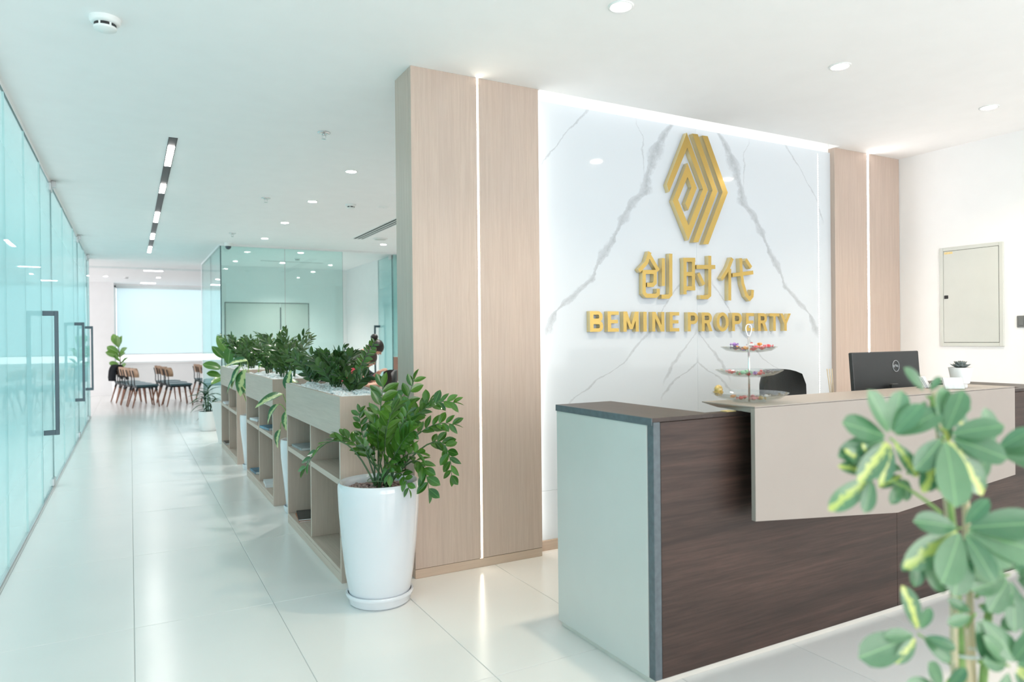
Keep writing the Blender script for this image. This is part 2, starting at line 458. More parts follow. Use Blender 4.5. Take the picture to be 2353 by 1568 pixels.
# ------------------------------------------------------------------ mesh helpers
class MB:
    def __init__(s):
        s.v, s.f, s.mi = [], [], []

    def add(s, verts, faces, mi=0):
        o = len(s.v)
        s.v += [tuple(x) for x in verts]
        s.f += [tuple(i + o for i in f) for f in faces]
        s.mi += [mi] * len(faces)
        return s

    def box(s, x0, x1, y0, y1, z0, z1, mi=0):
        v = [(x, y, z) for z in (z0, z1) for y in (y0, y1) for x in (x0, x1)]
        return s.add(v, [(0, 2, 3, 1), (4, 5, 7, 6), (0, 1, 5, 4), (2, 6, 7, 3), (0, 4, 6, 2), (1, 3, 7, 5)], mi)

    def rbox(s, x0, x1, y0, y1, z0, z1, r=0.004, seg=1, mi=0):
        bm = bmesh.new()
        bmesh.ops.create_cube(bm, size=1)
        for v in bm.verts:
            v.co = (x0 + (v.co.x + .5) * (x1 - x0), y0 + (v.co.y + .5) * (y1 - y0), z0 + (v.co.z + .5) * (z1 - z0))
        bmesh.ops.bevel(bm, geom=bm.edges[:], offset=r, segments=seg, affect='EDGES', profile=0.5)
        bm.verts.index_update()
        s.add([v.co for v in bm.verts], [[v.index for v in f.verts] for f in bm.faces], mi)
        bm.free()
        return s

    def tube(s, pts, rad, n=8, caps=True, mi=0):
        pts = [Vector(p) for p in pts]
        if not isinstance(rad, (list, tuple)): rad = [rad] * len(pts)
        o = len(s.v)
        t = (pts[1] - pts[0]).normalized()
        a = t.orthogonal().normalized()
        for i, p in enumerate(pts):
            if i == 0: t2 = pts[1] - pts[0]
            elif i == len(pts) - 1: t2 = pts[-1] - pts[-2]
            else: t2 = (pts[i + 1] - p).normalized() + (p - pts[i - 1]).normalized()
            if t2.length < 1e-9: t2 = t
            t2.normalize()
            q = t.rotation_difference(t2)
            a = (q @ a).normalized(); t = t2
            bb = t.cross(a)
            for k in range(n):
                an = 2 * PI * k / n
                s.v.append(tuple(p + (a * math.cos(an) + bb * math.sin(an)) * rad[i]))
        for i in range(len(pts) - 1):
            for k in range(n):
                k2 = (k + 1) % n
                s.f.append((o + i * n + k, o + i * n + k2, o + (i + 1) * n + k2, o + (i + 1) * n + k)); s.mi.append(mi)
        if caps:
            s.f.append(tuple(o + k for k in reversed(range(n)))); s.mi.append(mi)
            e = o + (len(pts) - 1) * n
            s.f.append(tuple(e + k for k in range(n))); s.mi.append(mi)
        return s

    def lathe(s, prof, n=32, c=(0, 0, 0), mi=0, close=False):
        o = len(s.v)
        for (r, z) in prof:
            for k in range(n):
                a = 2 * PI * k / n
                s.v.append((c[0] + r * math.cos(a), c[1] + r * math.sin(a), c[2] + z))
        m_ = len(prof)
        for i in range(m_ - 1 + (1 if close else 0)):
            i2 = (i + 1) % m_
            for k in range(n):
                k2 = (k + 1) % n
                s.f.append((o + i * n + k, o + i * n + k2, o + i2 * n + k2, o + i2 * n + k)); s.mi.append(mi)
        if not close:
            if prof[0][0] > 1e-6: s.f.append(tuple(o + k for k in reversed(range(n)))); s.mi.append(mi)
            if prof[-1][0] > 1e-6:
                e = o + (m_ - 1) * n
                s.f.append(tuple(e + k for k in range(n))); s.mi.append(mi)
        return s

    def ball(s, c, r, nu=12, nv=8, mi=0, fn=None):
        rx, ry, rz = (r, r, r) if isinstance(r, (int, float)) else r
        o = len(s.v)
        P = [(0, 0, -1)]
        for j in range(1, nv):
            th = PI * j / nv
            for k in range(nu):
                a = 2 * PI * k / nu
                P.append((math.sin(th) * math.cos(a), math.sin(th) * math.sin(a), -math.cos(th)))
        P.append((0, 0, 1))
        for p in P:
            f = fn(p) if fn else 1.0
            s.v.append((c[0] + p[0] * rx * f, c[1] + p[1] * ry * f, c[2] + p[2] * rz * f))
        for k in range(nu):
            k2 = (k + 1) % nu
            s.f.append((o, o + 1 + k2, o + 1 + k)); s.mi.append(mi)
            e = o + 1 + (nv - 2) * nu
            s.f.append((o + len(P) - 1, e + k, e + k2)); s.mi.append(mi)
            for j in range(nv - 2):
                q = o + 1 + j * nu
                s.f.append((q + k, q + k2, q + nu + k2, q + nu + k)); s.mi.append(mi)
        return s

    def prism(s, poly, y0, y1, mi=0, mi_side=None):
        """polygon in the XZ plane (counter-clockwise seen from -Y), extruded from y0 (front) to y1."""
        k = len(poly); o = len(s.v)
        s.v += [(x, y0, z) for x, z in poly] + [(x, y1, z) for x, z in poly]
        s.f.append(tuple(range(o, o + k))); s.mi.append(mi)
        s.f.append(tuple(reversed(range(o + k, o + 2 * k)))); s.mi.append(mi)
        for i in range(k):
            j = (i + 1) % k
            s.f.append((o + i, o + k + i, o + k + j, o + j)); s.mi.append(mi if mi_side is None else mi_side)
        return s

    def mesh(s, name):
        me = bpy.data.meshes.new(name)
        me.from_pydata(s.v, [], s.f)
        if any(s.mi): me.polygons.foreach_set('material_index', s.mi)
        me.update()
        return me


def obj(name, mb, mat, parent=None, smooth=False, loc=None, rot=None, angle=None):
    me = mb.mesh(name) if isinstance(mb, MB) else mb
    mats = mat if isinstance(mat, (list, tuple)) else [mat]
    if not me.materials:
        for k in mats: me.materials.append(MATS[k])
    if smooth:
        me.polygons.foreach_set('use_smooth', [True] * len(me.polygons))
        if angle is not None:
            me.set_sharp_from_angle(angle=math.radians(angle))
    o = bpy.data.objects.new(name, me)
    C.objects.link(o)
    if parent is not None: o.parent = parent
    if loc is not None: o.location = loc
    if rot is not None: o.rotation_euler = rot
    return o


def tag(o, label, cat, group=None):
    o['label'] = label
    o['category'] = cat
    if group: o['group'] = group
    return o


def thing(name, label, cat, loc=(0, 0, 0), rotz=0.0, group=None):
    o = bpy.data.objects.new(name, None)
    o.empty_display_size = 0.1
    C.objects.link(o)
    o.location = loc
    o.rotation_euler = (0, 0, rotz)
    return tag(o, label, cat, group)


def struct(name, mb, mat, label=None, parent=None):
    if mb is None:
        o = bpy.data.objects.new(name, None); o.empty_display_size = 0.1; C.objects.link(o)
    else:
        o = obj(name, mb, mat)
    if parent: o.parent = parent
    o['kind'] = 'structure'
    if label: o['label'] = label
    return o


def dup(root, loc, rotz=None, label=None):
    r = root.copy(); C.objects.link(r); r.location = loc
    if rotz is not None: r.rotation_euler = (0, 0, rotz)
    if label: r['label'] = label
    for ch in list(root.children):
        c = ch.copy(); C.objects.link(c); c.parent = r
        for g in list(ch.children):
            d = g.copy(); C.objects.link(d); d.parent = c
    return r


def basis(d, up=(0, 0, 1)):
    """matrix with x along d and z as near to up as it can be"""
    x = Vector(d).normalized(); u = Vector(up)
    y = u.cross(x)
    if y.length < 1e-4: y = Vector((0, 1, 0)).cross(x)
    y.normalize(); z = x.cross(y)
    return Matrix((x, y, z)).transposed().to_4x4()


def bez(p0, p1, p2, k):
    p0, p1, p2 = Vector(p0), Vector(p1), Vector(p2)
    return [p0 * (1 - t) ** 2 + p1 * 2 * t * (1 - t) + p2 * t * t for t in [i / k for i in range(k + 1)]]


# ------------------------------------------------------------------ the setting
CH_ = 2.785        # ceiling height
XL, XR, YB, YF = -0.63, 5.73, -3.6, 20.3
TX, TY = 0.609, 1.218   # tile size
X0, Y0 = 0.003, 3.617

floor = struct('floor', MB().box(-4.3, 6.0, YB - 0.1, YF + 0.2, -0.06, -0.0015), 'grout', 'large off-white porcelain tiles laid lengthwise down the corridor')
tile_me = MB().rbox(0.0012, TX - 0.0012, 0.0012, TY - 0.0012, -0.012, 0.0, 0.0012).mesh('tile')
tile_me.materials.append(MATS['porcelain'])
tiles = []
for i in range(-7, 10):
    for j in range(-6, 14):
        x, y = X0 + i * TX, Y0 + j * TY
        if x < -4.2 or x + TX > 6.2: continue
        near = y < 9.0
        if x < XL - 0.1 and (y < 0 or y > 9.0): continue      # rooms behind the etched glass: the grout bed's own colour carries on
        if y < -0.2 or (x > 2.1 and y > 4.6) or (x > 1.3 and y > 13.6): continue
        tiles.append((x, y))
tiles.sort(key=lambda t: (t[0] - 0.8) ** 2 + (t[1] - 3) ** 2)
for x, y in tiles[:290]:
    o = bpy.data.objects.new('tile', tile_me); C.objects.link(o); o.parent = floor; o.location = (x, y, 0)
done = set(tiles[:290])
mb = MB()
for i in range(-7, 10):
    for j in range(-6, 14):
        x, y = X0 + i * TX, Y0 + j * TY
        if (x, y) in done or x < -4.3 or x + TX > 6.1: continue
        mb.box(x + .0012, x + TX - .0012, y + .0012, y + TY - .0012, -0.012, 0.0)
o = obj('tile_rest', mb, 'porcelain', floor); o['kind'] = 'stuff'; o.name = 'tiles_beyond'

mb = MB()
mb.box(-4.3, 6.0, YB - .1, 3.58, CH_, CH_ + .12)
mb.box(-4.3, 2.16, 3.58, YF + .2, CH_, CH_ + .12)
mb.box(4.90, 6.0, 3.58, YF + .2, CH_, CH_ + .12)
mb.box(2.16, 4.90, 3.70, YF + .2, CH_, CH_ + .12)
mb.box(2.10, 4.96, 3.55, 3.72, CH_ + .12, CH_ + .14)      # roof of the light cove over the marble
struct('ceiling', mb, 'ceiling_paint', 'plain white plaster ceiling with a lit slot over the marble wall')

# marble wall with its slabs
wm = struct('wall_back', MB().box(2.10, 4.95, 3.680, 3.83, 0.0, CH_ + .13), 'white_paint', 'white marble feature wall behind the reception desk')
for xa, xb in ((2.149, SEAM_X), (SEAM_X, 4.905)):
    for za, zb in ((0.062, 0.364), (0.364, 2.752)):
        obj('marble_slab', MB().rbox(xa + .0003, xb - .0003, 3.665, 3.680, za + .0006, zb - .0006, 0.0008), 'marble', wm)
struct('baseboard_back', MB().box(2.149, 4.905, 3.656, 3.672, 0.0, 0.062), 'oak_base', 'low oak skirting under the marble')
o = obj('cove_light', MB().box(2.18, 4.88, 3.585, 3.600, CH_ + .085, CH_ + .1), 'led_cove')
tag(o, 'hidden white light strip in the ceiling slot above the marble wall', 'light strip')
for xx, lab in ((4.745, 'thin vertical dotted light strip on the marble beside the far oak pillar'), (2.160, 'vertical light strip on the marble tucked behind the near oak pillar')):
    t = thing('wall_light_strip', lab, 'light strip', (xx, 3.665, 0.07))
    if xx > 3:
        obj('profile', MB().box(-.005, .005, -.003, 0, 0, 2.66), 'white_plastic', t)
        mb = MB()
        for k in range(150):
            mb.box(-.003, .003, -.006, -.003, .01 + k * .0176, .01 + k * .0176 + .008)
        o = obj('diode', mb, 'led_dots', t); o['kind'] = 'stuff'
    else:                                     # fixed to the pillar's flank, shining along the marble
        obj('profile', MB().box(-.012, -.008, -.06, -.015, 0, 2.66), 'white_plastic', t)
        obj('diode', MB().box(-.008, -.005, -.055, -.02, .01, 2.65), 'led_flank', t)


def pillar(name, label, xa, xb, ya, yb, slit0, slit1, led):
    t = thing(name, label, 'pillar', ((xa + xb) / 2, (ya + yb) / 2, 0))
    cx, cy = t.location.x, t.location.y
    L = lambda a, b_, c, d, e, f, bev=.0015: MB().rbox(a - cx, b_ - cx, c - cy, d - cy, e, f, bev)
    obj('core', MB().box(xa + .012 - cx, xb - .004 - cx, ya + .03 - cy, yb - cy, 0.0, CH_), 'oak', t)
    obj('panel', L(xa, slit0, ya, ya + .035, .052, CH_), 'oak', t)
    obj('panel', L(slit1, xb, ya, ya + .035, .052, CH_), 'oak', t)
    obj('side_panel', L(xa, xa + .014, ya + .035, yb, .0, CH_), 'oak', t)
    obj('side_panel', L(xb - .006, xb, ya + .035, yb, .0, CH_), 'oak', t)
    obj('plinth', L(xa, xb, ya + .002, ya + .035, 0.0, .050), 'oak_base', t)
    obj('light_strip', MB().box(slit0 + .001 - cx, slit1 - .001 - cx, ya + .006 - cy, ya + .03 - cy, .052, CH_), led, t)
    return t


pillar('wall_pillar', 'wide pale oak pillar with a vertical light slit beside the planter shelf', 1.345, 2.148, 3.58, 3.833, 1.741, 1.753, 'led_warm')
pillar('wall_pillar', 'pale oak pillar with a vertical light slit between marble and the side wall', 4.897, 5.728, 3.625, 3.83, 5.302, 5.325, 'led_cool')

struct('wall_right', MB().box(XR, XR + .12, YB, YF, 0, CH_), 'white_paint', 'plain white wall carrying the distribution board')
mb = MB()
mb.box(-4.2, -.345, YF, YF + .15, 0, CH_).box(2.6, XR, YF, YF + .15, 0, CH_).box(-.345, 2.6, YF, YF + .15, 0, .775).box(-.345, 2.6, YF, YF + .15, 2.75, CH_)
struct('wall_far', mb, 'white_paint', 'white end wall of the corridor around the window')
struct('wall_far_left', MB().box(-4.3, XL, 14.36, 14.42, 0, CH_), 'white_paint')
struct('wall_far_column', MB().box(-1.6, -.345, YF - .45, YF, 0, CH_), 'white_paint', 'white wall projection beside the far window')
# lobby window wall behind the visitor
mb = MB()
mb.box(-4.3, XR + .1, YB - .12, YB, 0, .3).box(-4.3, XR + .1, YB - .12, YB, 2.6, CH_)
for x in (-4.3, -.7, 5.45): mb.box(x, x + .3, YB - .12, YB, .3, 2.6)
struct('wall_front', mb, 'white_paint', 'lobby wall with a wide window')
mb = MB()
for x in (1.3, 3.4): mb.box(x, x + .06, YB - .1, YB - .04, .3, 2.6)
struct('window_1', mb, 'window_frame', 'mullions of the lobby window')

# far window: frame, pane, blind, daylight beyond
w2 = struct('window_2', None, None, 'bright far window half covered by a pale roller blind')
w2.location = (-.345, YF, .775)
mb = MB()
W_, H_ = 2.945, 1.975
mb.box(0, W_, .06, .1, 0, .04).box(0, W_, .06, .1, H_ - .04, H_).box(0, .04, .06, .1, 0, H_).box(W_ - .04, W_, .06, .1, 0, H_)
obj('window_frame', mb, 'window_frame', w2)
obj('window_sill', MB().rbox(-.0, W_, -.03, .06, -.02, .012, .003), 'white_paint', w2)
obj('pane', MB().box(.04, W_ - .04, .078, .084, .04, H_ - .04), 'clear_glass', w2)
t = thing('roller_blind', 'pale translucent roller blind pulled down over the far window', 'blind', (-.345, YF, 1.01))
obj('fabric', MB().box(.05, W_ - .03, .016, .018, .0, 1.70), 'blind_fabric', t)
obj('bottom_bar', MB().rbox(.05, W_ - .03, .008, .026, -.03, .0, .004), 'window_frame', t)
obj('roller', MB().tube([(.04, .02, 1.69), (W_ - .02, .02, 1.69)], .022, 10), 'window_frame', t, True)

# ---- glass walls
def pane_mb(x0, x1, y0, y1, z0, z1, thin):
    """glass sheet whose narrow rims take the dark green edge material"""
    mb = MB().box(x0, x1, y0, y1, z0, z1)
    # face order: bottom, top, -y, +y, -x, +x
    rims = {'x': (0, 1, 2, 3), 'y': (0, 1, 4, 5)}[thin]
    for i in rims: mb.mi[i] = 1
    return mb


wl = struct('wall_left', None, None, 'run of tall etched glass panes along the corridor')
GZ0, GZ1 = 0.008, 2.755
joints = [-3.5, -1.2, 1.0, 2.6, 3.9, 4.94, 5.8, 6.74]
segs = [(a, b_) for a, b_ in zip(joints[:-1], joints[1:])] + [(7.68, 8.9), (8.9, 10.46), (11.36, 12.84), (13.74, 14.38)]
for a, b_ in segs:
    obj('pane', pane_mb(XL - .006, XL + .006, a + .0015, b_ - .0015, GZ0, GZ1, 'x'), ['glass_left', 'glass_joint'], wl)
obj('head_track', MB().box(XL - .012, XL + .008, -3.5, 14.38, GZ1, CH_), 'white_paint', wl)
obj('floor_channel', MB().box(XL - .012, XL + .012, -3.5, 14.38, 0, .01), 'satin_steel', wl)


def bar_handle(parent, x, y, z0, z1, off, s=1, along='y'):
    mb = MB()
    if along == 'y':
        mb.rbox(x + s * off - .014, x + s * off + .014, y - .014, y + .014, z0, z1, .002)
        a, b_ = sorted((x, x + s * off))
        for z in (z0 + .02, z1 - .02): mb.rbox(a, b_, y - .012, y + .012, z - .02, z + .02, .002)
    return obj('handle', mb, 'dark_steel', parent)


for k, (ya, yb) in enumerate(((6.75, 7.67), (10.47, 11.35), (12.85, 13.73))):
    d = struct('door_%d' % (k + 1), None, None, 'etched frameless glass door with a long dark bar handle')
    obj('pane', pane_mb(XL - .006, XL + .006, ya, yb, .012, GZ1 - .01, 'x'), ['glass_left', 'glass_edge'], d)
    bar_handle(d, XL + .006, ya + .07, .55, 1.565, .095)
    for z0, z1 in ((.012, .075), (GZ1 - .075, GZ1 - .005)):
        obj('patch_fitting', MB().rbox(XL - .018, XL + .018, yb - .16, yb - .01, z0, z1, .003), 'satin_steel', d)
    obj('ceiling_stop', MB().rbox(XL + .01, XL + .05, yb - .06, yb - .03, GZ1 - .03, CH_, .003), 'satin_steel', d)

# meeting room at the end of the office
wg = struct('wall_meeting_front', None, None, 'clear greenish glass front of the meeting room')
YG = 11.42
for a, b_ in ((1.222, 2.158), (2.158, 3.078)):
    obj('pane', pane_mb(a + .003, b_ - .003, YG - .006, YG + .006, GZ0, GZ1, 'y'), ['glass_clear', 'glass_edge'], wg)
obj('pane', pane_mb(3.94, 4.02, YG - .006, YG + .006, GZ0, GZ1, 'y'), ['glass_clear', 'glass_edge'], wg)
obj('corner_edge', MB().box(1.208, 1.221, YG - .012, YG + .008, GZ0, GZ1), 'glass_edge', wg)
obj('head_track', MB().box(1.21, 4.03, YG - .015, YG + .015, GZ1, CH_), 'white_paint', wg)
ws = struct('wall_meeting_side', None, None, 'etched glass side of the meeting room along the corridor')
for a, b_ in ((11.43, 12.9), (12.9, 14.5)):
    obj('pane', pane_mb(1.209, 1.221, a + .003, b_ - .003, GZ0, GZ1, 'x'), ['glass_side', 'glass_edge'], ws)
obj('head_track', MB().box(1.20, 1.23, 11.43, 14.5, GZ1, CH_), 'white_paint', ws)
struct('wall_meeting_back', MB().box(1.222, XR, 14.65, 14.77, 0, CH_), 'white_paint', 'white rear wall of the meeting room')
struct('wall_meeting_right', MB().box(4.03, 4.15, 11.42, 14.65, 0, CH_), 'white_paint')
struct('wall_office_right', MB().box(4.15, XR, 11.42, 11.54, 0, CH_), 'white_paint')
d = struct('door_4', None, None, 'open frameless glass door of the meeting room')
d.location = (3.93, YG + .02, 0); d.rotation_euler = (0, 0, math.radians(88))
obj('pane', pane_mb(0, .84, -.006, .006, .012, GZ1 - .01, 'y'), ['glass_side', 'glass_edge'], d)
mb = MB().rbox(.74, .768, .085, .113, .55, 1.565, .002)
for z in (.57, 1.545): mb.rbox(.742, .766, .0, .1, z - .02, z + .02, .002)
obj('handle', mb, 'dark_steel', d)
for z0, z1 in ((.012, .075), (GZ1 - .075, GZ1 - .005)):
    obj('patch_fitting', MB().rbox(.0, .15, -.018, .018, z0, z1, .003), 'satin_steel', d)
d = struct('door_5', None, None, 'flush grey double door in the meeting room rear wall')
d.location = (1.635, 14.65, 0)
obj('door_frame', MB().box(-.012, 0, -.012, 0, 0, 2.07).box(1.59, 1.602, -.012, 0, 0, 2.07).box(-.012, 1.602, -.012, 0, 2.058, 2.07), 'grey_plastic', d)
obj('door_leaf', MB().rbox(.0, 1.03, -.008, 0, .01, 2.055, .001), 'panel_grey', d)
obj('door_leaf', MB().rbox(1.045, 1.588, -.008, 0, .01, 2.055, .001), 'panel_grey', d)
obj('pull_strip', MB().box(1.028, 1.046, -.02, -.006, .05, 1.98), 'dark_steel', d)
struct('trim_1', MB().box(-4.1, 3.0, 15.70, 15.73, CH_ - .012, CH_).box(-4.1, 3.0, 15.93, 15.95, CH_ - .01, CH_), 'window_frame', 'slim ceiling track across the end of the corridor')

# ------------------------------------------------------------------ reception desk
DX0, DX1, DY0 = 1.690, 4.65, 2.020
t = thing('reception_desk', 'dark walnut reception desk with pale end and floating greige counter', 'desk', (DX0, DY0, 0))


def D(a, b_, c, d_, e, f, r=.0012):
    return MB().rbox(a - DX0, b_ - DX0, c - DY0, d_ - DY0, e, f, r)


obj('front_panel', D(1.728, 3.1535, 2.020, 2.052, .024, .982), 'walnut', t)
obj('front_panel', D(3.1555, 4.648, 2.020, 2.052, .024, .982), 'walnut', t)
obj('corner_edge', D(1.694, 1.727, 2.020, 2.054, .024, .984), 'laminate_edge', t)
obj('end_panel', D(1.690, 1.722, 2.055, 2.682, .024, .972), 'desk_pale', t)
obj('end_panel', D(4.62, 4.65, 2.055, 2.682, .024, .972), 'desk_pale', t)
obj('inner_panel', D(1.965, 1.99, 2.055, 2.682, .024, .982), 'desk_pale', t)
obj('inner_panel', D(4.352, 4.377, 2.055, 2.682, .024, .982), 'desk_pale', t)
mb = D(1.690, 1.995, 2.020, 2.684, .984, 1.000)
mb.rbox(.305, 2.66, 0, .045, .984, 1.0, .0012)
mb.rbox(2.66, 2.96, 0, .664, .984, 1.0, .0012)
obj('desk_top', mb, 'walnut_top', t)
obj('top_edge', D(1.686, 1.690, 2.020, 2.684, .972, 1.0, .0006), 'laminate_edge', t)
obj('kick_plate', D(1.70, 4.64, 2.026, 2.05, 0, .024).rbox(.012, .04, .03, .655, 0, .024, .001), 'kick', t)
obj('work_surface', D(1.99, 4.352, 2.052, 2.72, .715, .74), 'desk_greige', t)
obj('pedestal', D(4.0, 4.35, 2.16, 2.66, .03, .715), 'desk_greige', t)
# floating counter: front board with a lower edge that dips in the middle, top ledge with mitred end
CX0, CX1, CY = 2.108, 3.985, 1.916
mb = MB()
poly = [(CX0 - DX0, 1.0225), (CX0 - DX0, .586), (3.0 - DX0, .506), (CX1 - DX0, .575), (CX1 - DX0, 1.0225)]
mb.prism(poly, CY - DY0, CY + .02 - DY0)
obj('counter_front', mb, 'desk_greige', t)
mb = MB()
for A, B_ in ((((CX0, CY + .021, 1.004), (CX1, CY + .021, 1.004), (CX1, 2.19, 1.004), (CX0 + .05, 2.16, 1.004)), ((CX0, CY + .021, 1.0246), (CX1, CY + .021, 1.0246), (CX1, 2.2, 1.0246), (CX0, 2.2, 1.0246))),
              (((CX0, CY, 1.0242), (CX1, CY, 1.0242), (CX1, 2.2, 1.0242), (CX0, 2.2, 1.0242)), ((CX0, CY, 1.028), (CX1, CY, 1.028), (CX1, 2.2, 1.028), (CX0, 2.2, 1.028)))):
    v = [(a - DX0, b_ - DY0, c) for a, b_, c in A + B_]
    mb.add(v, [(0, 3, 2, 1), (4, 5, 6, 7), (0, 1, 5, 4), (1, 2, 6, 5), (2, 3, 7, 6), (3, 0, 4, 7)])
obj('counter_ledge', mb, 'desk_greige', t)
for x in (2.5, 3.6):
    obj('bracket', MB().rbox(x - DX0, x + .06 - DX0, CY + .02 - DY0, 0.002, .65, .95, .002), 'dark_steel', t)

# ------------------------------------------------------------------ sign on the marble
YM = 3.665      # marble face
SF, SB = 3.628, 3.6655


def ribbon(pts, w):
    """flat band of width w along a polyline, mitred; returns list of quads (XZ)"""
    P = [Vector((p[0], p[1])) for p in pts]
    Lh, Rh = [], []
    for i, p in enumerate(P):
        if i == 0: dv = (P[1] - P[0]).normalized(); k = 1
        elif i == len(P) - 1: dv = (P[-1] - P[-2]).normalized(); k = 1
        else:
            a = (p - P[i - 1]).normalized(); b_ = (P[i + 1] - p).normalized()
            dv = (a + b_).normalized(); k = 1 / max(.45, dv.dot(a))
        nrm = Vector((-dv.y, dv.x))
        Lh.append(p + nrm * w / 2 * k); Rh.append(p - nrm * w / 2 * k)
    return Lh, Rh


def sign_band(mb, Lh, Rh, y0, y1, cx, cz, closed=False):
    n_ = len(Lh); o = len(mb.v)
    for A in (Lh, Rh):
        for q in A:
            mb.v.append((q[0] - cx, y0, q[1] - cz)); mb.v.append((q[0] - cx, y1, q[1] - cz))
    l0 = lambda i: o + 2 * (i % n_); r0 = lambda i: o + 2 * n_ + 2 * (i % n_)
    for i in range(n_ if closed else n_ - 1):
        j = i + 1
        mb.f += [(l0(i), r0(i), r0(j), l0(j)), (l0(i) + 1, l0(j) + 1, r0(j) + 1, r0(i) + 1),
                 (l0(i), l0(j), l0(j) + 1, l0(i) + 1), (r0(i), r0(i) + 1, r0(j) + 1, r0(j))]
        mb.mi += [0, 0, 1, 1]
    if not closed:
        mb.f += [(l0(0), l0(0) + 1, r0(0) + 1, r0(0)), (l0(n_ - 1), r0(n_ - 1), r0(n_ - 1) + 1, l0(n_ - 1) + 1)]
        mb.mi += [1, 1]
    return mb


EM = [[((3.18, 2.328), (3.199, 2.278)), ((3.361, 2.7), (3.364, 2.597)), ((3.551, 2.324), (3.505, 2.328)), ((3.366, 1.962), (3.37, 2.065)), ((3.229, 2.222), (3.278, 2.232)), ((3.364, 2.493), (3.364, 2.398)), ((3.449, 2.329), (3.399, 2.33)), ((3.367, 2.168), (3.341, 2.214))],
      [((3.411, 2.7), (3.461, 2.702)), ((3.594, 2.328), (3.643, 2.323)), ((3.408, 1.952), (3.458, 1.955))],
      [((3.503, 2.699), (3.553, 2.701)), ((3.691, 2.323), (3.741, 2.324)), ((3.5, 1.944), (3.551, 1.946))]]
t = thing('wall_emblem', 'large gold diamond emblem of nested chevrons on the marble', 'emblem', (3.45, YM, 1.944))
for k, s in enumerate(EM):
    mb = sign_band(MB(), [p[0] for p in s], [p[1] for p in s], SF - YM, SB - YM, 3.45, 1.944)
    obj('spiral' if k == 0 else 'chevron', mb, ['gold', 'gold_side'], t)

CHS = {'first': [[(3.029, 1.865), (2.999, 1.793), (2.936, 1.737)], [(3.023, 1.846), (3.1, 1.743)], [(2.965, 1.731), (3.072, 1.735), (3.071, 1.664), (3.051, 1.648), (3.002, 1.648)], [(2.979, 1.744), (2.977, 1.592), (2.998, 1.575), (3.077, 1.576), (3.097, 1.591), (3.097, 1.624)], [(3.144, 1.83), (3.142, 1.644)], [(3.209, 1.863), (3.206, 1.589), (3.185, 1.573), (3.124, 1.571)]],
       'middle': [[(3.335, 1.841), (3.332, 1.592)], [(3.319, 1.827), (3.428, 1.832)], [(3.412, 1.843), (3.409, 1.62)], [(3.333, 1.731), (3.41, 1.733)], [(3.332, 1.633), (3.426, 1.635)], [(3.439, 1.783), (3.615, 1.79)], [(3.564, 1.866), (3.56, 1.591), (3.538, 1.576), (3.472, 1.575)], [(3.456, 1.739), (3.507, 1.661)]],
       'last': [[(3.78, 1.859), (3.74, 1.783), (3.675, 1.705)], [(3.754, 1.783), (3.751, 1.557)], [(3.781, 1.738), (3.989, 1.765)], [(3.864, 1.863), (3.869, 1.761), (3.883, 1.678), (3.919, 1.596), (3.952, 1.572), (3.976, 1.593), (3.981, 1.638)], [(3.915, 1.856), (3.968, 1.799)]]}
chlab = {'first': 'gold Chinese character 创, a roofed box beside two upright strokes', 'middle': 'gold Chinese character 时 with a ladder-like box and a hooked upright',
         'last': 'gold Chinese character 代 with a slanting cross stroke and a curved hook'}
for k, strokes in CHS.items():
    xs = [p[0] for s in strokes for p in s]
    cx = sum((min(xs), max(xs))) / 2
    t = thing('sign_character', chlab[k], 'sign', (cx, YM, 1.56), group='gold characters on the marble wall')
    for i, s in enumerate(strokes):
        Lh, Rh = ribbon(s, .0275)
        e = i * .00012
        obj('stroke', sign_band(MB(), Lh, Rh, SF - YM + e, SB - YM, cx, 1.56), ['gold', 'gold_side'], t)

LT = [('B', 2.542, 2.644), ('E', 2.679, 2.767), ('M', 2.804, 2.93), ('I', 2.968, 2.996), ('N', 3.043, 3.147), ('E', 3.193, 3.278), ('P', 3.355, 3.448), ('R', 3.483, 3.583), ('O', 3.622, 3.738), ('P', 3.773, 3.870), ('E', 3.911, 3.993), ('R', 4.034, 4.132), ('T', 4.154, 4.258), ('Y', 4.265, 4.384)]
Z0L, Z1L = 1.338, 1.469
HL = Z1L - Z0L


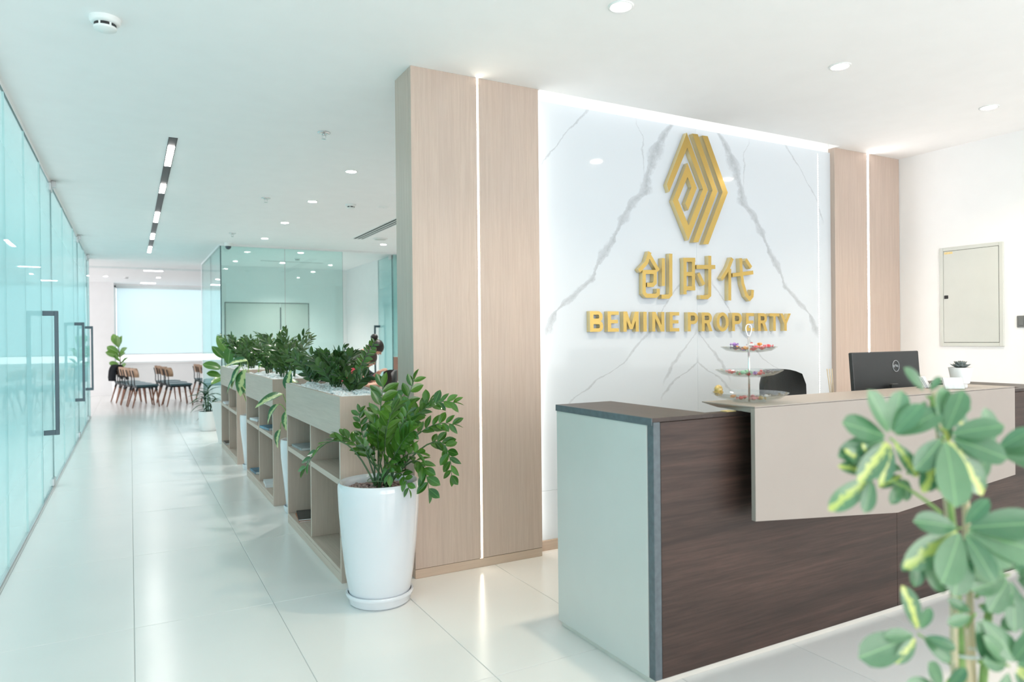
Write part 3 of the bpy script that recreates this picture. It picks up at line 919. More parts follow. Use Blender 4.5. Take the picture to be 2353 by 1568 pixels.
def letter_polys(c, w):
    """list of ('poly', pts) or ('band', L, R, closed) in a cell of width w and height HL, origin bottom left"""
    h, s = HL, .0265
    bar = lambda x0, x1, z0, z1: ('poly', [(x0, z0), (x1, z0), (x1, z1), (x0, z1)])
    def bowl(x0, x1, z0, z1, th):
        r = (z1 - z0) / 2; cz = (z0 + z1) / 2; cx = x1 - r
        L_, R_ = [(x0, z0), ], [(x0, z0 + th * .85)]
        for i in range(11):
            a = -PI / 2 + PI * i / 10
            L_.append((cx + r * math.cos(a), cz + r * math.sin(a)))
            R_.append((cx + (r - th) * math.cos(a), cz + (r - th * .85) * math.sin(a)))
        L_.append((x0, z1)); R_.append((x0, z1 - th * .85))
        return ('band', R_, L_, False)
    if c == 'B': return [bar(0, s, 0, h), bowl(s * .9, w, 0, h * .54, s), bowl(s * .9, w * .96, h * .47, h, s)]
    if c == 'E': return [bar(0, s, 0, h), bar(s * .9, w, 0, s * .85), bar(s * .9, w, h - s * .85, h), bar(s * .9, w * .92, h * .5 - s * .42, h * .5 + s * .42)]
    if c == 'M': return [bar(0, s, 0, h), bar(w - s, w, 0, h), ('poly', [(s * .0, h), (w / 2 - s * .42, h * .12), (w / 2 + s * .42, h * .12), (s * 1.15, h)]), ('poly', [(w / 2 - s * .42, h * .12), (w / 2 + s * .42, h * .12), (w, h), (w - s * 1.15, h)])]
    if c == 'I': return [bar(0, w, 0, h)]
    if c == 'N': return [bar(0, s * .95, 0, h), bar(w - s * .95, w, 0, h), ('poly', [(0, h), (w - s * 1.1, 0), (w, 0), (s * 1.1, h)])]
    if c == 'P': return [bar(0, s, 0, h), bowl(s * .9, w, h * .38, h, s)]
    if c == 'R': return [bar(0, s, 0, h), bowl(s * .9, w * .95, h * .42, h, s), ('poly', [(w * .42, h * .46), (w - s * 1.12, 0), (w, 0), (w * .42 + s * 1.15, h * .48)])]
    if c == 'O':
        L_, R_ = [], []
        for i in range(28):
            a = 2 * PI * i / 28
            L_.append((w / 2 + w / 2 * math.cos(a), h / 2 + (h / 2 + .002) * math.sin(a)))
            R_.append((w / 2 + (w / 2 - s) * math.cos(a), h / 2 + (h / 2 - s * .85) * math.sin(a)))
        return [('band', R_, L_, True)]
    if c == 'T': return [bar(w / 2 - s / 2, w / 2 + s / 2, 0, h - s * .8), bar(0, w, h - s * .85, h)]
    if c == 'Y': return [bar(w / 2 - s / 2, w / 2 + s / 2, 0, h * .45), ('poly', [(0, h), (w / 2 - s / 2, h * .42), (w / 2 + s * .45, h * .42), (s * 1.12, h)]), ('poly', [(w - s * 1.12, h), (w / 2 - s * .45, h * .42), (w / 2 + s / 2, h * .42), (w, h)])]
    return []


words = ['BEMINE'] * 6 + ['PROPERTY'] * 8
seen = {}
for i, (c, a, b_) in enumerate(LT):
    wd = words[i]; seen[(wd, c)] = seen.get((wd, c), 0) + 1
    cnt = wd.count(c)
    pos = '' if cnt == 1 else (' first' if seen[(wd, c)] == 1 else ' second')
    mb = MB()
    for k, it in enumerate(letter_polys(c, b_ - a)):
        e = k * .0001
        if it[0] == 'poly':
            pts = it[1]
            ar = sum(pts[q][0] * pts[(q + 1) % len(pts)][1] - pts[(q + 1) % len(pts)][0] * pts[q][1] for q in range(len(pts)))
            if ar < 0: pts = pts[::-1]
            mb.prism(pts, SF - YM + e, SB - YM, 0, 1)
        else:
            sign_band(mb, it[1], it[2], SF - YM + e, SB - YM, 0, 0, it[3])
    o = obj('sign_letter', mb, ['gold', 'gold_side'], loc=(a, YM, Z0L))
    tag(o, ('the%s gold capital letter %s in the word %s on marble' % (pos, c, wd)), 'letter', 'gold letters of the company name')

# ------------------------------------------------------------------ planter shelves
SX0, SX1 = 0.978, 1.338


def planter_shelf(y0, label):
    Ls = 1.472
    t = thing('planter_shelf', label, 'shelf', (SX0, y0, 0), group='planter shelves along the corridor')
    W2 = SX1 - SX0
    B = lambda a, b_, c, d_, e, f, r=.001: MB().rbox(a, b_, c, d_, e, f, r)
    obj('end_panel', B(0.0, W2, 0, .024, 0, .998), 'oak', t)
    obj('end_panel', B(.004, W2, Ls - .024, Ls, 0, .998), 'oak', t)
    obj('fascia', B(0, .018, .0245, Ls, .775, .998), 'oak_flat', t)
    obj('back_fascia', B(W2 - .018, W2, .0245, Ls - .0245, .775, .998), 'oak_flat', t)
    obj('planter_base', B(.018, W2 - .018, .0245, Ls - .0245, .775, .79), 'oak_flat', t)
    obj('divider', B(.010, W2 - .014, Ls / 2 + .005, Ls / 2 + .027, .067, .775), 'oak', t)
    obj('back_panel', B(W2 - .014, W2 - .002, .0245, Ls - .0245, .067, .775), 'oak', t)
    for a, b_ in ((.0245, Ls / 2 + .005), (Ls / 2 + .027, Ls - .0245)):
        obj('shelf_board', B(.006, W2 - .014, a, b_, .515, .548), 'oak_flat', t)
    obj('bottom_board', B(.002, W2 - .014, .0245, Ls - .0245, .045, .067), 'oak_flat', t)
    obj('plinth', B(0, .018, .0245, Ls - .0245, 0, .045), 'oak_flat', t)
    k = MB().tube([(.03, Ls - .09, .775), (.03, Ls - .09, .766)], .008, 10)
    obj('door_catch', k, 'black_metal', t, True)
    obj('soil', MB().box(.019, W2 - .019, .025, Ls - .025, .79, .972), 'soil', t)
    return t


SHY = [3.716, 5.726, 7.862]
planter_shelf(SHY[0], 'oak planter shelf abutting the wide oak pillar, with pebbles on top')
planter_shelf(SHY[1], 'middle oak planter shelf, between the other two, with blue magazine')
planter_shelf(SHY[2], 'oak planter shelf beside the tapered white planter and glass room')

# white pebbles
peb = []
for k in range(4):
    rr = random.Random(k)
    ph = [rr.uniform(0, 6) for _ in range(3)]
    mb = MB().ball((0, 0, 0), (1.0, .85, .7), 9, 6, fn=lambda p: 1 + .1 * math.sin(3 * p[0] + ph[0]) + .08 * math.sin(4 * p[1] + ph[1]))
    me = mb.mesh('pebble'); me.materials.append(MATS['pebble_white'])
    me.polygons.foreach_set('use_smooth', [True] * len(me.polygons))
    peb.append((me, mb))
spots = []
rp_ = random.Random(3)
for si, y0 in enumerate(SHY):
    step = .0205 if si == 0 else .026
    ny, nx = int(1.42 / step), int(.318 / step)
    for j in range(ny):
        for i in range(nx):
            x = SX0 + .028 + (i + .5 * (j % 2)) * step + rp_.uniform(-.004, .004)
            y = y0 + .034 + j * step + rp_.uniform(-.004, .004)
            if x > SX1 - .026: continue
            spots.append((si, x, y, .978 + .012 * math.sin(x * 40) * math.sin(y * 9) + rp_.uniform(0, .014), step))
near = sorted([s for s in spots if s[0] == 0], key=lambda s: (s[1] - 0) * .8 + (s[2] - 3.7) * .55)
ind = set(near[:300])
rest = MB()
for s in spots:
    si, x, y, z, step = s
    r = step * rp_.uniform(.5, .68)
    M = Matrix.Translation((x, y, z)) @ Matrix.Rotation(rp_.uniform(0, 6.28), 4, 'Z') @ Matrix.Rotation(rp_.uniform(-.4, .4), 4, 'X') @ Matrix.Scale(r, 4)
    me, mbp = peb[rp_.randrange(4)]
    if s in ind:
        o = bpy.data.objects.new('pebble', me); C.objects.link(o); o.matrix_world = M
        tag(o, 'small smooth white pebble in the planter shelf beside the oak pillar', 'pebble', 'white pebbles in the planter')
    else:
        rest.add([M @ Vector(v_) for v_ in mbp.v], mbp.f)
o = obj('white_pebble_bed', rest, 'pebble_white', smooth=True)
o['kind'] = 'stuff'; tag(o, 'bed of white pebbles filling the tops of the oak planter shelves', 'pebbles')


def magazine(x, y, z, rz, cover, label, w=.21, h=.28, th=.012):
    t = thing('magazine', label, 'magazine', (x, y, z), rz, 'magazines on the shelves')
    obj('pages', MB().box(-w / 2 + .002, w / 2 - .003, -h / 2 + .002, h / 2 - .002, .0008, th - .0008), 'paper_white', t)
    mb = MB().box(-w / 2, w / 2, -h / 2, h / 2, th - .001, th).box(-w / 2, w / 2, -h / 2, h / 2, 0, .001).box(-w / 2, -w / 2 + .0015, -h / 2, h / 2, 0, th)
    obj('cover', mb, cover, t)
    return t


magazine(1.112, 5.015, .5485, .05, 'cover_grey', 'grey magazine on the middle board of the shelf by the oak pillar', .2, .26, .016)
magazine(1.10, 4.97, .0675, -.1, 'cover_orange', 'orange brochure under the black magazine on a bottom board', .19, .26, .008)
magazine(1.11, 4.985, .0757, -.15, 'cover_black', 'black magazine lying on the bottom board by the oak pillar', .2, .27, .01)
magazine(1.105, 6.99, .5485, .15, 'cover_white', 'white booklet on the middle board, behind the divider from the blue one', .18, .24, .02)
magazine(1.105, 6.27, .5485, .12, 'cover_blue', 'blue magazine on the middle board of the middle shelf', .22, .28, .02)
magazine(1.10, 6.95, .0675, .05, 'cover_blue', 'blue brochure on the bottom board of the middle shelf', .2, .26, .02)
magazine(1.11, 6.28, .0675, -.08, 'cover_white', 'white magazine on the bottom board of the middle shelf', .22, .28, .022)
magazine(1.09, 9.1, .5485, .0, 'cover_white', 'white booklet on the middle board of the shelf by the glass room', .2, .26, .02)
magazine(1.09, 9.1, .0675, .0, 'cover_black', 'dark booklet on the bottom board of the shelf by the glass room', .2, .26, .016)

t = thing('note_pad', 'pale yellow note pad on the walnut desk top under the counter ledge', 'note pad', (2.10, 2.042, 1.0))
obj('paper_block', MB().rbox(-.025, .025, -.015, .02, 0, .0028, .0004), 'sticker_yellow', t)
obj('top_sheet', MB().box(-.025, .025, -.015, .02, .0028, .0033), 'sticker_yellow', t)

# ------------------------------------------------------------------ ceiling fixtures
LIGHTS = {}


def downlight(x, y, label, warm=False, power=12.0):
    t = thing('downlight', label, 'downlight', (x, y, CH_), group='recessed ceiling downlights')
    obj('trim_ring', MB().lathe([(.044, 0), (.058, 0), (.058, -.004), (.050, -.006), (.044, -.004)], 24, close=True), 'white_plastic', t, True)
    obj('lamp', MB().lathe([(.0, -.0025), (.0445, -.0025)], 24), 'lamp_warm' if warm else 'lamp_white', t)
    d_ = bpy.data.lights.new('downlight_glow', 'SPOT')
    d_.energy = power; d_.spot_size = math.radians(125); d_.spot_blend = .9; d_.shadow_soft_size = .05
    d_.color = (1, .82, .60) if warm else (1, .945, .90)
    o = bpy.data.objects.new('downlight_glow', d_); C.objects.link(o); o.parent = t; o.location = (0, 0, -.02)
    return t


downlight(1.945, 2.513, 'round downlight over the walnut end of the reception desk', True, 30)
downlight(3.45, 2.515, 'round downlight over the middle of the reception desk', True, 30)
downlight(4.953, 2.52, 'round downlight over the white wall end of the desk', True, 30)
names = ['past the oak pillar', 'above the middle planter shelf', 'above the planter shelf by the glass room', 'just before the glass meeting room']
for k, y in enumerate((6.069, 7.556, 9.063, 10.566)):
    downlight(1.72, y, 'round downlight in the row along the planters, ' + names[k], False, 30)
downlight(3.47, 10.49, 'round downlight beside the round speaker and air slot', False, 30)
for k, y in enumerate((6.069, 7.556, 9.063)):
    downlight(3.47, y, 'round downlight over the open office behind the oak pillar', False, 44)
downlight(2.54, 12.05, 'round downlight inside the glass meeting room, before its dark air slot', False, 62)
downlight(2.55, 13.72, 'round downlight inside the glass meeting room, behind its dark air slot', False, 62)
for x, y, nm in ((-.46, 18.0, 'over the chair row with the black coat'), (.58, 17.95, 'over the middle row of far chairs'), (1.82, 17.83, 'over the chair row beside the glass room')):
    downlight(x, y, 'round downlight ' + nm, False, 14)

t = thing('track_light', 'long black recessed track light with five glowing bars over the corridor', 'track light', (.29, 5.63, CH_))
obj('housing', MB().box(-.03, -.024, 0, 7.37, -.004, .03).box(.024, .03, 0, 7.37, -.004, .03).box(-.024, .024, 0, .02, -.004, .02).box(-.024, .024, 0, 7.37, -.0012, .0), 'black_metal', t)
for a, b_ in ((5.886, 6.544), (7.337, 7.755), (8.944, 9.671), (10.728, 11.279), (12.209, 12.98)):
    obj('light_bar', MB().box(-.023, .023, a - 5.63, b_ - 5.63, -.0055, -.0012), 'track_lamp', t)
for (x0, x1, y) in ((.25, .62, 16.22), (.24, .58, 19.62), (1.85, 2.2, 19.45)):
    t = thing('linear_light', 'slim white linear lamp crossways over the %s' % ('front chairs' if y < 18 else 'space before the far window' if x0 < 1 else 'chairs beside the glass room'), 'linear light', (x0, y, CH_), group='linear lamps of the far room')
    obj('housing', MB().box(0, x1 - x0, -.03, .03, -.01, 0), 'white_plastic', t)
    obj('light_bar', MB().box(.01, x1 - x0 - .01, -.022, .022, -.012, -.01), 'track_lamp', t)


def smoke(x, y, label, s=1.0):
    t = thing('smoke_detector', label, 'smoke detector', (x, y, CH_), group='ceiling smoke detectors')
    obj('base', MB().lathe([(.052 * s, 0), (.052 * s, -.012 * s), (.048 * s, -.018 * s), (.038 * s, -.022 * s)], 28), 'white_plastic', t, True, angle=35)
    mb = MB()
    for k in range(6):
        a0 = k * PI / 3
        P = []
        for i in range(5):
            a = a0 + .12 + i * .8 / 4
            P.append((.0365 * s * math.cos(a), .0365 * s * math.sin(a)))
        for i in range(4):
            (xa, ya), (xb, yb) = P[i], P[i + 1]
            mb.add([(xa, ya, -.022 * s), (xb, yb, -.022 * s), (xb, yb, -.033 * s), (xa, ya, -.033 * s)], [(0, 1, 2, 3)])
    mb.lathe([(.034 * s, -.021 * s), (.034 * s, -.034 * s)], 20)
    obj('vent_slot', mb, 'dark_plastic', t)
    mb = MB().lathe([(.0385 * s, -.033 * s), (.037 * s, -.040 * s), (.026 * s, -.046 * s), (.0, -.047 * s)], 28)
    for k in range(6):
        a = k * PI / 3
        mb.box(.033 * s * math.cos(a) - .004 * s, .033 * s * math.cos(a) + .004 * s, .033 * s * math.sin(a) - .004 * s, .033 * s * math.sin(a) + .004 * s, -.034 * s, -.021 * s)
    obj('cap', mb, 'white_plastic', t, True, angle=40)
    return t


smoke(-.085, 3.70, 'white smoke detector over the corridor entrance, before the track light', 1.25)
smoke(2.131, 7.546, 'white smoke detector beside the downlights over the planters', 1.1)
smoke(2.654, 12.89, 'white smoke detector inside the glass meeting room')
smoke(-.063, 18.09, 'white smoke detector over the far chairs')


def sprinkler(x, y, label):
    t = thing('sprinkler', label, 'sprinkler', (x, y, CH_), group='ceiling sprinkler heads')
    obj('escutcheon', MB().lathe([(.046, 0), (.046, -.004), (.03, -.010), (.014, -.006)], 24), 'chrome', t, True)
    obj('frame', MB().tube([(0, 0, -.005), (0, 0, -.02)], .008, 8).tube([(-.012, 0, -.018), (-.014, 0, -.032), (-.004, 0, -.046)], .002, 6).tube([(.012, 0, -.018), (.014, 0, -.032), (.004, 0, -.046)], .002, 6), 'chrome', t, True)
    obj('deflector', MB().lathe([(.0, -.046), (.018, -.047), (.018, -.049), (.0, -.05)], 16), 'chrome', t)
    return t


sprinkler(1.229, 5.02, 'chrome sprinkler head nearest the oak pillar')
sprinkler(1.25, 7.58, 'chrome sprinkler head above the middle planter shelf')
sprinkler(1.244, 10.24, 'chrome sprinkler head near the meeting room glass corner')

t = thing('air_slot', 'white linear air diffuser with dark slots in the office ceiling', 'air diffuser', (2.94, 7.2, CH_))
obj('frame', MB().box(-.085, -.075, 0, 2.86, -.006, 0).box(.075, .085, 0, 2.86, -.006, 0).box(-.075, .075, 2.85, 2.86, -.006, 0).box(-.075, .075, 0, .01, -.006, 0), 'white_plastic', t)
for x in (-.05, 0, .05):
    obj('slot', MB().box(x - .014, x + .014, .01, 2.85, -.0025, -.0005), 'panel_gap', t)
for x in (-.025, .025):
    obj('slat', MB().box(x - .009, x + .009, .01, 2.85, -.006, -.0005), 'white_plastic', t)
t = thing('air_slot', 'thin dark air slot in the meeting room ceiling', 'air diffuser', (2.12, 13.5, CH_))
obj('frame', MB().box(0, 1.14, -.03, -.02, -.004, 0).box(0, 1.14, .02, .03, -.004, 0), 'white_plastic', t)
obj('slot', MB().box(0, 1.14, -.02, .02, -.0025, -.0005), 'panel_gap', t)
t = thing('ceiling_speaker', 'round white ceiling speaker near the air slot', 'speaker', (3.222, 9.88, CH_))
obj('rim', MB().lathe([(.105, 0), (.105, -.012), (.09, -.02)], 28), 'white_plastic', t, True, angle=40)
obj('grille', MB().lathe([(.088, -.0195), (.05, -.023), (0, -.024)], 28), 'panel_grey', t, True)
t = thing('ceiling_plate', 'flat round cover plate on the ceiling by the smoke detector', 'cover plate', (2.497, 7.539, CH_))
obj('plate', MB().lathe([(.06, 0), (.06, -.004), (.05, -.007), (0, -.007)], 28), 'white_plastic', t, True, angle=30)
obj('screw', MB().lathe([(.005, -.006), (.004, -.009), (0, -.009)], 8), 'satin_steel', t)
t = thing('security_camera', 'white dome security camera with smoked glass by the meeting room corner', 'camera', (1.31, 11.28, CH_))
obj('base', MB().lathe([(.06, 0), (.06, -.03), (.052, -.05), (.044, -.05)], 24), 'white_plastic', t, True, angle=40)
obj('dome', MB().lathe([(.043, -.049), (.04, -.07), (.03, -.088), (.015, -.097), (0, -.099)], 24), 'dark_steel', t, True)

# ------------------------------------------------------------------ distribution board and switch on the right wall
t = thing('distribution_board', 'pale grey flush electrical distribution board on the white wall', 'electrical box', (XR, 3.055, 1.205))
mb = MB()
mb.rbox(-.014, 0, -.235, -.205, 0, .785, .003).rbox(-.014, 0, .205, .235, 0, .785, .003).rbox(-.014, 0, -.205, .205, 0, .028, .003).rbox(-.014, 0, -.205, .205, .757, .785, .003)
obj('frame', mb, 'panel_grey', t)
obj('backing', MB().box(-.006, 0, -.205, .205, .028, .757), 'panel_gap', t)
d = obj('door', MB().rbox(-.013, -.0055, -.2015, .2025, .0315, .7545, .002), 'panel_grey', t)
obj('lock', MB().rbox(-.017, -.013, .165, .196, .378, .405, .002), 'black_metal', d)
obj('sticker', MB().box(-.0136, -.013, .13, .195, .732, .749), 'sticker_yellow', d)
t = thing('switch_plate', 'dark grey switch plate on the white wall near the distribution board', 'switch', (XR, 2.69, 1.345))
obj('plate', MB().rbox(-.01, 0, -.045, .045, 0, .086, .004), 'grey_plastic', t)
obj('rocker', MB().rbox(-.013, -.009, -.03, -.002, .015, .071, .002).rbox(-.013, -.009, .002, .03, .015, .071, .002), 'grey_plastic', t)

# ------------------------------------------------------------------ things on and behind the desk
LZ = 1.0282
# monitor seen from behind
t = thing('monitor', 'black computer monitor seen from behind at the reception desk', 'monitor', (3.575, 2.34, .74), math.radians(2))
tilt = Matrix.Translation((0, 0, .295)) @ Matrix.Rotation(math.radians(-4), 4, 'X')
mb = MB().rbox(-.305, .305, -.012, .010, -.175, .175, .006, 2)
o = obj('housing', mb, 'dark_plastic', t); o.matrix_basis = tilt
hs = o
o = obj('screen', MB().rbox(-.295, .295, .010, .013, -.16, .167, .001), 'black_metal', hs)
o = obj('rear_bulge', MB().rbox(-.17, .17, -.030, -.010, -.17, -.06, .008, 2), 'dark_plastic', hs)
ring = [], []
for i in range(28):
    a = 2 * PI * i / 28
    ring[0].append((.0285 * math.cos(a), .0285 * math.sin(a))); ring[1].append((.0315 * math.cos(a), .0315 * math.sin(a)))
mb = sign_band(MB(), ring[0], ring[1], -.0150, -.012, 0, 0, True)
# letters between, drawn mirrored-free: the camera looks along +Y, so x runs to the right
w_, h_ = .0035, .012


def bar2(x0, z0, x1, z1, w=.003):
    Lh, Rh = ribbon([(x0, z0), (x1, z1)], w)
    sign_band(mb, Lh, Rh, -.0150, -.012, 0, 0)


bar2(-.022, -.006, -.022, .006); bar2(-.022, .005, -.014, .005); bar2(-.022, -.005, -.014, -.005); bar2(-.013, -.006, -.013, .006)
bar2(-.007, .006, .000, -.003); bar2(-.0065, .005, .001, .009, .0022); bar2(-.004, .0015, .0035, .0055, .0022); bar2(-.001, -.003, .006, .001, .0022)
bar2(.007, -.006, .007, .006); bar2(.007, -.005, .013, -.005); bar2(.016, -.006, .016, .006); bar2(.016, -.005, .022, -.005)
o = obj('maker_mark', mb, 'logo_grey', hs); o.location = (.075, 0, .095)
obj('stand_neck', MB().rbox(-.03, .03, -.05, -.03, .01, .3, .004), 'dark_plastic', t)
obj('stand_foot', MB().rbox(-.12, .12, -.11, .09, 0, .012, .004), 'dark_plastic', t)


def office_chair(name, label, loc, rotz, mat='leather_black', scale=1.0):
    """swivel chair; the sitter faces local -Y"""
    t = thing(name, label, 'chair', loc, rotz, None)
    # curved backrest
    mb = MB(); NU, NV = 13, 9
    for side in (0, 1):
        for j in range(NV):
            v_ = j / (NV - 1)
            z = .50 + v_ * .58
            half = .25 * (1 - .10 * (1 - v_)) * (1.0 if v_ < .78 else math.sqrt(max(0.0, 1 - ((v_ - .78) / .22) ** 2)) * .22 + .78)
            for i in range(NU):
                u = -1 + 2 * i / (NU - 1)
                zz = z - (.035 * abs(u) ** 4 if v_ > .7 else 0)
                y = .20 + .06 * v_ - .085 * u * u + (.045 if side else 0) * (1 - .3 * u * u) + .02 * math.sin(v_ * PI)
                mb.v.append((u * half, y, zz))
    q = NU * NV
    for j in range(NV - 1):
        for i in range(NU - 1):
            a = j * NU + i
            mb.f.append((a, a + NU, a + NU + 1, a + 1)); mb.mi.append(0)
            mb.f.append((q + a, q + a + 1, q + a + NU + 1, q + a + NU)); mb.mi.append(0)
    rim = [i for i in range(NU)] + [j * NU + NU - 1 for j in range(1, NV)] + [(NV - 1) * NU + i for i in range(NU - 2, -1, -1)] + [j * NU for j in range(NV - 2, 0, -1)]
    for k in range(len(rim)):
        a, b_ = rim[k], rim[(k + 1) % len(rim)]
        mb.f.append((a, b_, q + b_, q + a)); mb.mi.append(0)
    obj('backrest', mb, mat, t, True, angle=50)
    mb = MB().rbox(-.25, .25, -.26, .24, .43, .52, .035, 3)
    obj('seat', mb, mat, t, True, angle=50)
    for s in (-1, 1):
        obj('armrest', MB().tube([(s * .24, .1, .46), (s * .30, .08, .5), (s * .30, .06, .66), (s * .29, .0, .68), (s * .28, -.2, .675)], [.014, .016, .016, .022, .02], 8), 'dark_plastic', t, True)
    obj('back_bracket', MB().tube([(0, .1, .43), (0, .26, .42), (0, .285, .62)], .018, 8), 'dark_plastic', t, True)
    obj('gas_post', MB().tube([(0, 0, .1), (0, 0, .44)], .025, 10), 'dark_plastic', t, True)
    for k in range(5):
        a = k * 2 * PI / 5 + .3
        L_ = obj('base_arm', MB().tube([(0, 0, .1), (.28 * math.cos(a), .28 * math.sin(a), .065)], [.026, .016], 8), 'dark_plastic', t, True)
        obj('caster', MB().tube([(.28 * math.cos(a) - .015 * math.sin(a), .28 * math.sin(a) + .015 * math.cos(a), .029), (.28 * math.cos(a) + .015 * math.sin(a), .28 * math.sin(a) - .015 * math.cos(a), .029)], .029, 12), 'black_metal', L_, True, angle=40)
    return t


office_chair('office_chair', 'black leather office chair behind the reception counter', (3.78, 2.98, 0), math.radians(8))

# three-tier cake stand with sweets
CS = Vector((2.262, 2.085, LZ))
t = thing('tiered_stand', 'three-tier glass serving stand with chrome rod on the counter', 'serving stand', CS, math.radians(-28.6))


def plate_prof(r, z, d, foot):
    return [(0.0, z + .004), (foot, z + .004), (r * .8, z + d * .45), (r, z + d), (r + .002, z + d + .002), (r * .985, z + d + .003), (r * .78, z + d * .45 + .004), (foot * .9, z + .008), (0.0, z + .008)]


TIERS = [(.155, 0.0, .036, .07), (.134, .100, .030, .06), (.112, .202, .024, .05)]
for r, z, d_, ft in TIERS:
    obj('plate', MB().lathe(plate_prof(r, z, d_, ft), 48), 'clear_glass', t, True)
obj('foot_ring', MB().lathe([(.055, .0), (.066, .0), (.066, .006), (.055, .006)], 32, close=True), 'clear_glass', t)
obj('rod', MB().tube([(0, 0, .004), (0, 0, .272)], .0042, 12), 'chrome', t, True)
pts = []
for i in range(17):
    a = -PI / 2 + 2 * PI * i / 16
    wd = .0135 * math.cos(a) * (1.0 + .45 * math.sin(a)) / 1.2
    pts.append((wd, 0, .296 + .026 * math.sin(a)))
obj('ring_handle', MB().tube(pts, .0022, 8), 'chrome', t, True)

cand_me = {}
for nm in ('red', 'pink', 'orange', 'purple', 'dark', 'mint', 'silver', 'goldfoil'):
    mb = MB().ball((0, 0, 0), (.013, .009, .008), 8, 6)
    for s in (-1, 1):
        for k in range(4):
            a = k * PI / 2
            mb.add([(s * .012, 0, 0), (s * .022, .007 * math.cos(a), .007 * math.sin(a)), (s * .022, .007 * math.cos(a + 1.2), .007 * math.sin(a + 1.2))], [(0, 1, 2)])
    me = mb.mesh('wrapped_candy'); me.materials.append(MATS['candy_' + nm]); cand_me[nm] = me
rc = random.Random(11)
tiern = ['on the bottom tier', 'on the middle tier', 'on the top tier']
cname = {'red': 'red', 'pink': 'pink', 'orange': 'orange', 'purple': 'lilac', 'dark': 'dark chocolate', 'mint': 'mint green', 'silver': 'silver', 'goldfoil': 'gold'}
tier_colors = [['pink', 'pink', 'red', 'pink', 'orange', 'goldfoil', 'silver'],
               ['red', 'red', 'mint', 'mint', 'pink', 'red', 'red', 'purple', 'silver', 'mint', 'pink', 'dark', 'red', 'mint'],
               ['red', 'orange', 'purple', 'dark', 'red', 'red', 'orange', 'silver', 'pink', 'red', 'orange', 'dark', 'purple', 'red', 'silver', 'pink', 'red', 'orange']]
placed = [[], [], []]


def dish_height(ti, rad):
    r, z, d_, ft = TIERS[ti]
    P = [(0, .008), (ft * .9, .008), (r * .78, d_ * .45 + .004), (r * .985, d_ + .003)]
    for (a0, h0), (a1, h1) in zip(P[:-1], P[1:]):
        if rad + .019 <= a1: return z + h0 + (h1 - h0) * max(0.0, rad + .019 - a0) / (a1 - a0)
    return z + d_


for ti, cols in enumerate(tier_colors):
    r, z, d_, ft = TIERS[ti]
    for k, nm in enumerate(cols):
        best = None
        for q in range(60):
            a = rc.uniform(0, 2 * PI); rad = r * math.sqrt(rc.uniform(.05, .5))
            px_, py_ = rad * math.cos(a), rad * math.sin(a)
            h = dish_height(ti, rad) + .0084
            for (qx, qy, qz) in placed[ti]:
                if math.hypot(px_ - qx, py_ - qy) < .036: h = max(h, qz + .0162)
            if best is None or h < best[2] - 1e-5: best = (px_, py_, h)
        placed[ti].append(best)
        o = bpy.data.objects.new('wrapped_candy', cand_me[nm]); C.objects.link(o)
        o.location = CS + Vector(best)
        o.rotation_euler = (rc.uniform(0, 6.28), 0, rc.uniform(0, 6.28))
        sc_ = rc.uniform(.88, .97); o.scale = (sc_, sc_, sc_)
        tag(o, '%s wrapped candy %s of the glass stand' % (cname[nm], tiern[ti]), 'candy', 'wrapped sweets on the glass stand')
tg = thing('foil_chocolate', 'round gold foil chocolate at the rim of the bottom glass tier', 'candy', CS + Vector((-.102, .072, .0375)))
obj('chocolate', MB().ball((0, 0, .013), (.018, .018, .019), 12, 8, fn=lambda p: 1 + .05 * math.sin(9 * p[0] + 7 * p[2])), 'candy_goldfoil', tg, True)
obj('paper_cup', MB().lathe([(.012, -.012), (.02, .004), (.021, .003), (.013, -.013)], 16, close=True), 'candy_goldfoil', tg)

# succulent pot
t = thing('potted_succulent', 'grey-green succulent in a small white pot on the counter', 'plant', (3.715, 2.035, LZ))
obj('pot', MB().lathe([(0, 0), (.030, 0), (.031, .014), (.029, .016), (.029, .018), (.040, .022), (.055, .102), (.051, .102), (.047, .09), (0, .09)], 36), 'ceramic_matt', t, True, angle=35)
obj('soil', MB().lathe([(.048, .091), (.02, .094), (0, .095)], 20), 'soil', t, True)


def petal_mesh(L, W, T):
    mb = MB(); N = 6
    for i in range(N + 1):
        u = i / N
        w = W * math.sin(PI * min(.98, u * .86 + .10)) ** .8 * .5
        zc = .25 * L * u * u
        mb.v += [(u * L, 0, zc - T * (1 - u)), (u * L, w, zc + w * .25), (u * L, 0, zc + T * .6 * (1 - u)), (u * L, -w, zc + w * .25)]
    for i in range(N):
        for k in range(4):
            mb.f.append((i * 4 + k, i * 4 + (k + 1) % 4, i * 4 + 4 + (k + 1) % 4, i * 4 + 4 + k)); mb.mi.append(0)
    mb.f += [(3, 2, 1, 0), (N * 4, N * 4 + 1, N * 4 + 2, N * 4 + 3)]; mb.mi += [0, 0]
    return mb


pm = petal_mesh(.05, .03, .006).mesh('leaf'); pm.materials.append(MATS['succulent'])
pm.polygons.foreach_set('use_smooth', [True] * len(pm.polygons))
for ringk, (cnt, el, s) in enumerate(((10, .18, 1.0), (8, .55, .85), (6, .95, .62), (4, 1.25, .42))):
    for k in range(cnt):
        a = 2 * PI * (k + .5 * (ringk % 2)) / cnt + ringk * .3
        o = bpy.data.objects.new('leaf', pm); C.objects.link(o); o.parent = t
        o.matrix_basis = Matrix.Translation((0, 0, .098 + ringk * .004)) @ basis((math.cos(a) * math.cos(el), math.sin(a) * math.cos(el), math.sin(el))) @ Matrix.Scale(s, 4)


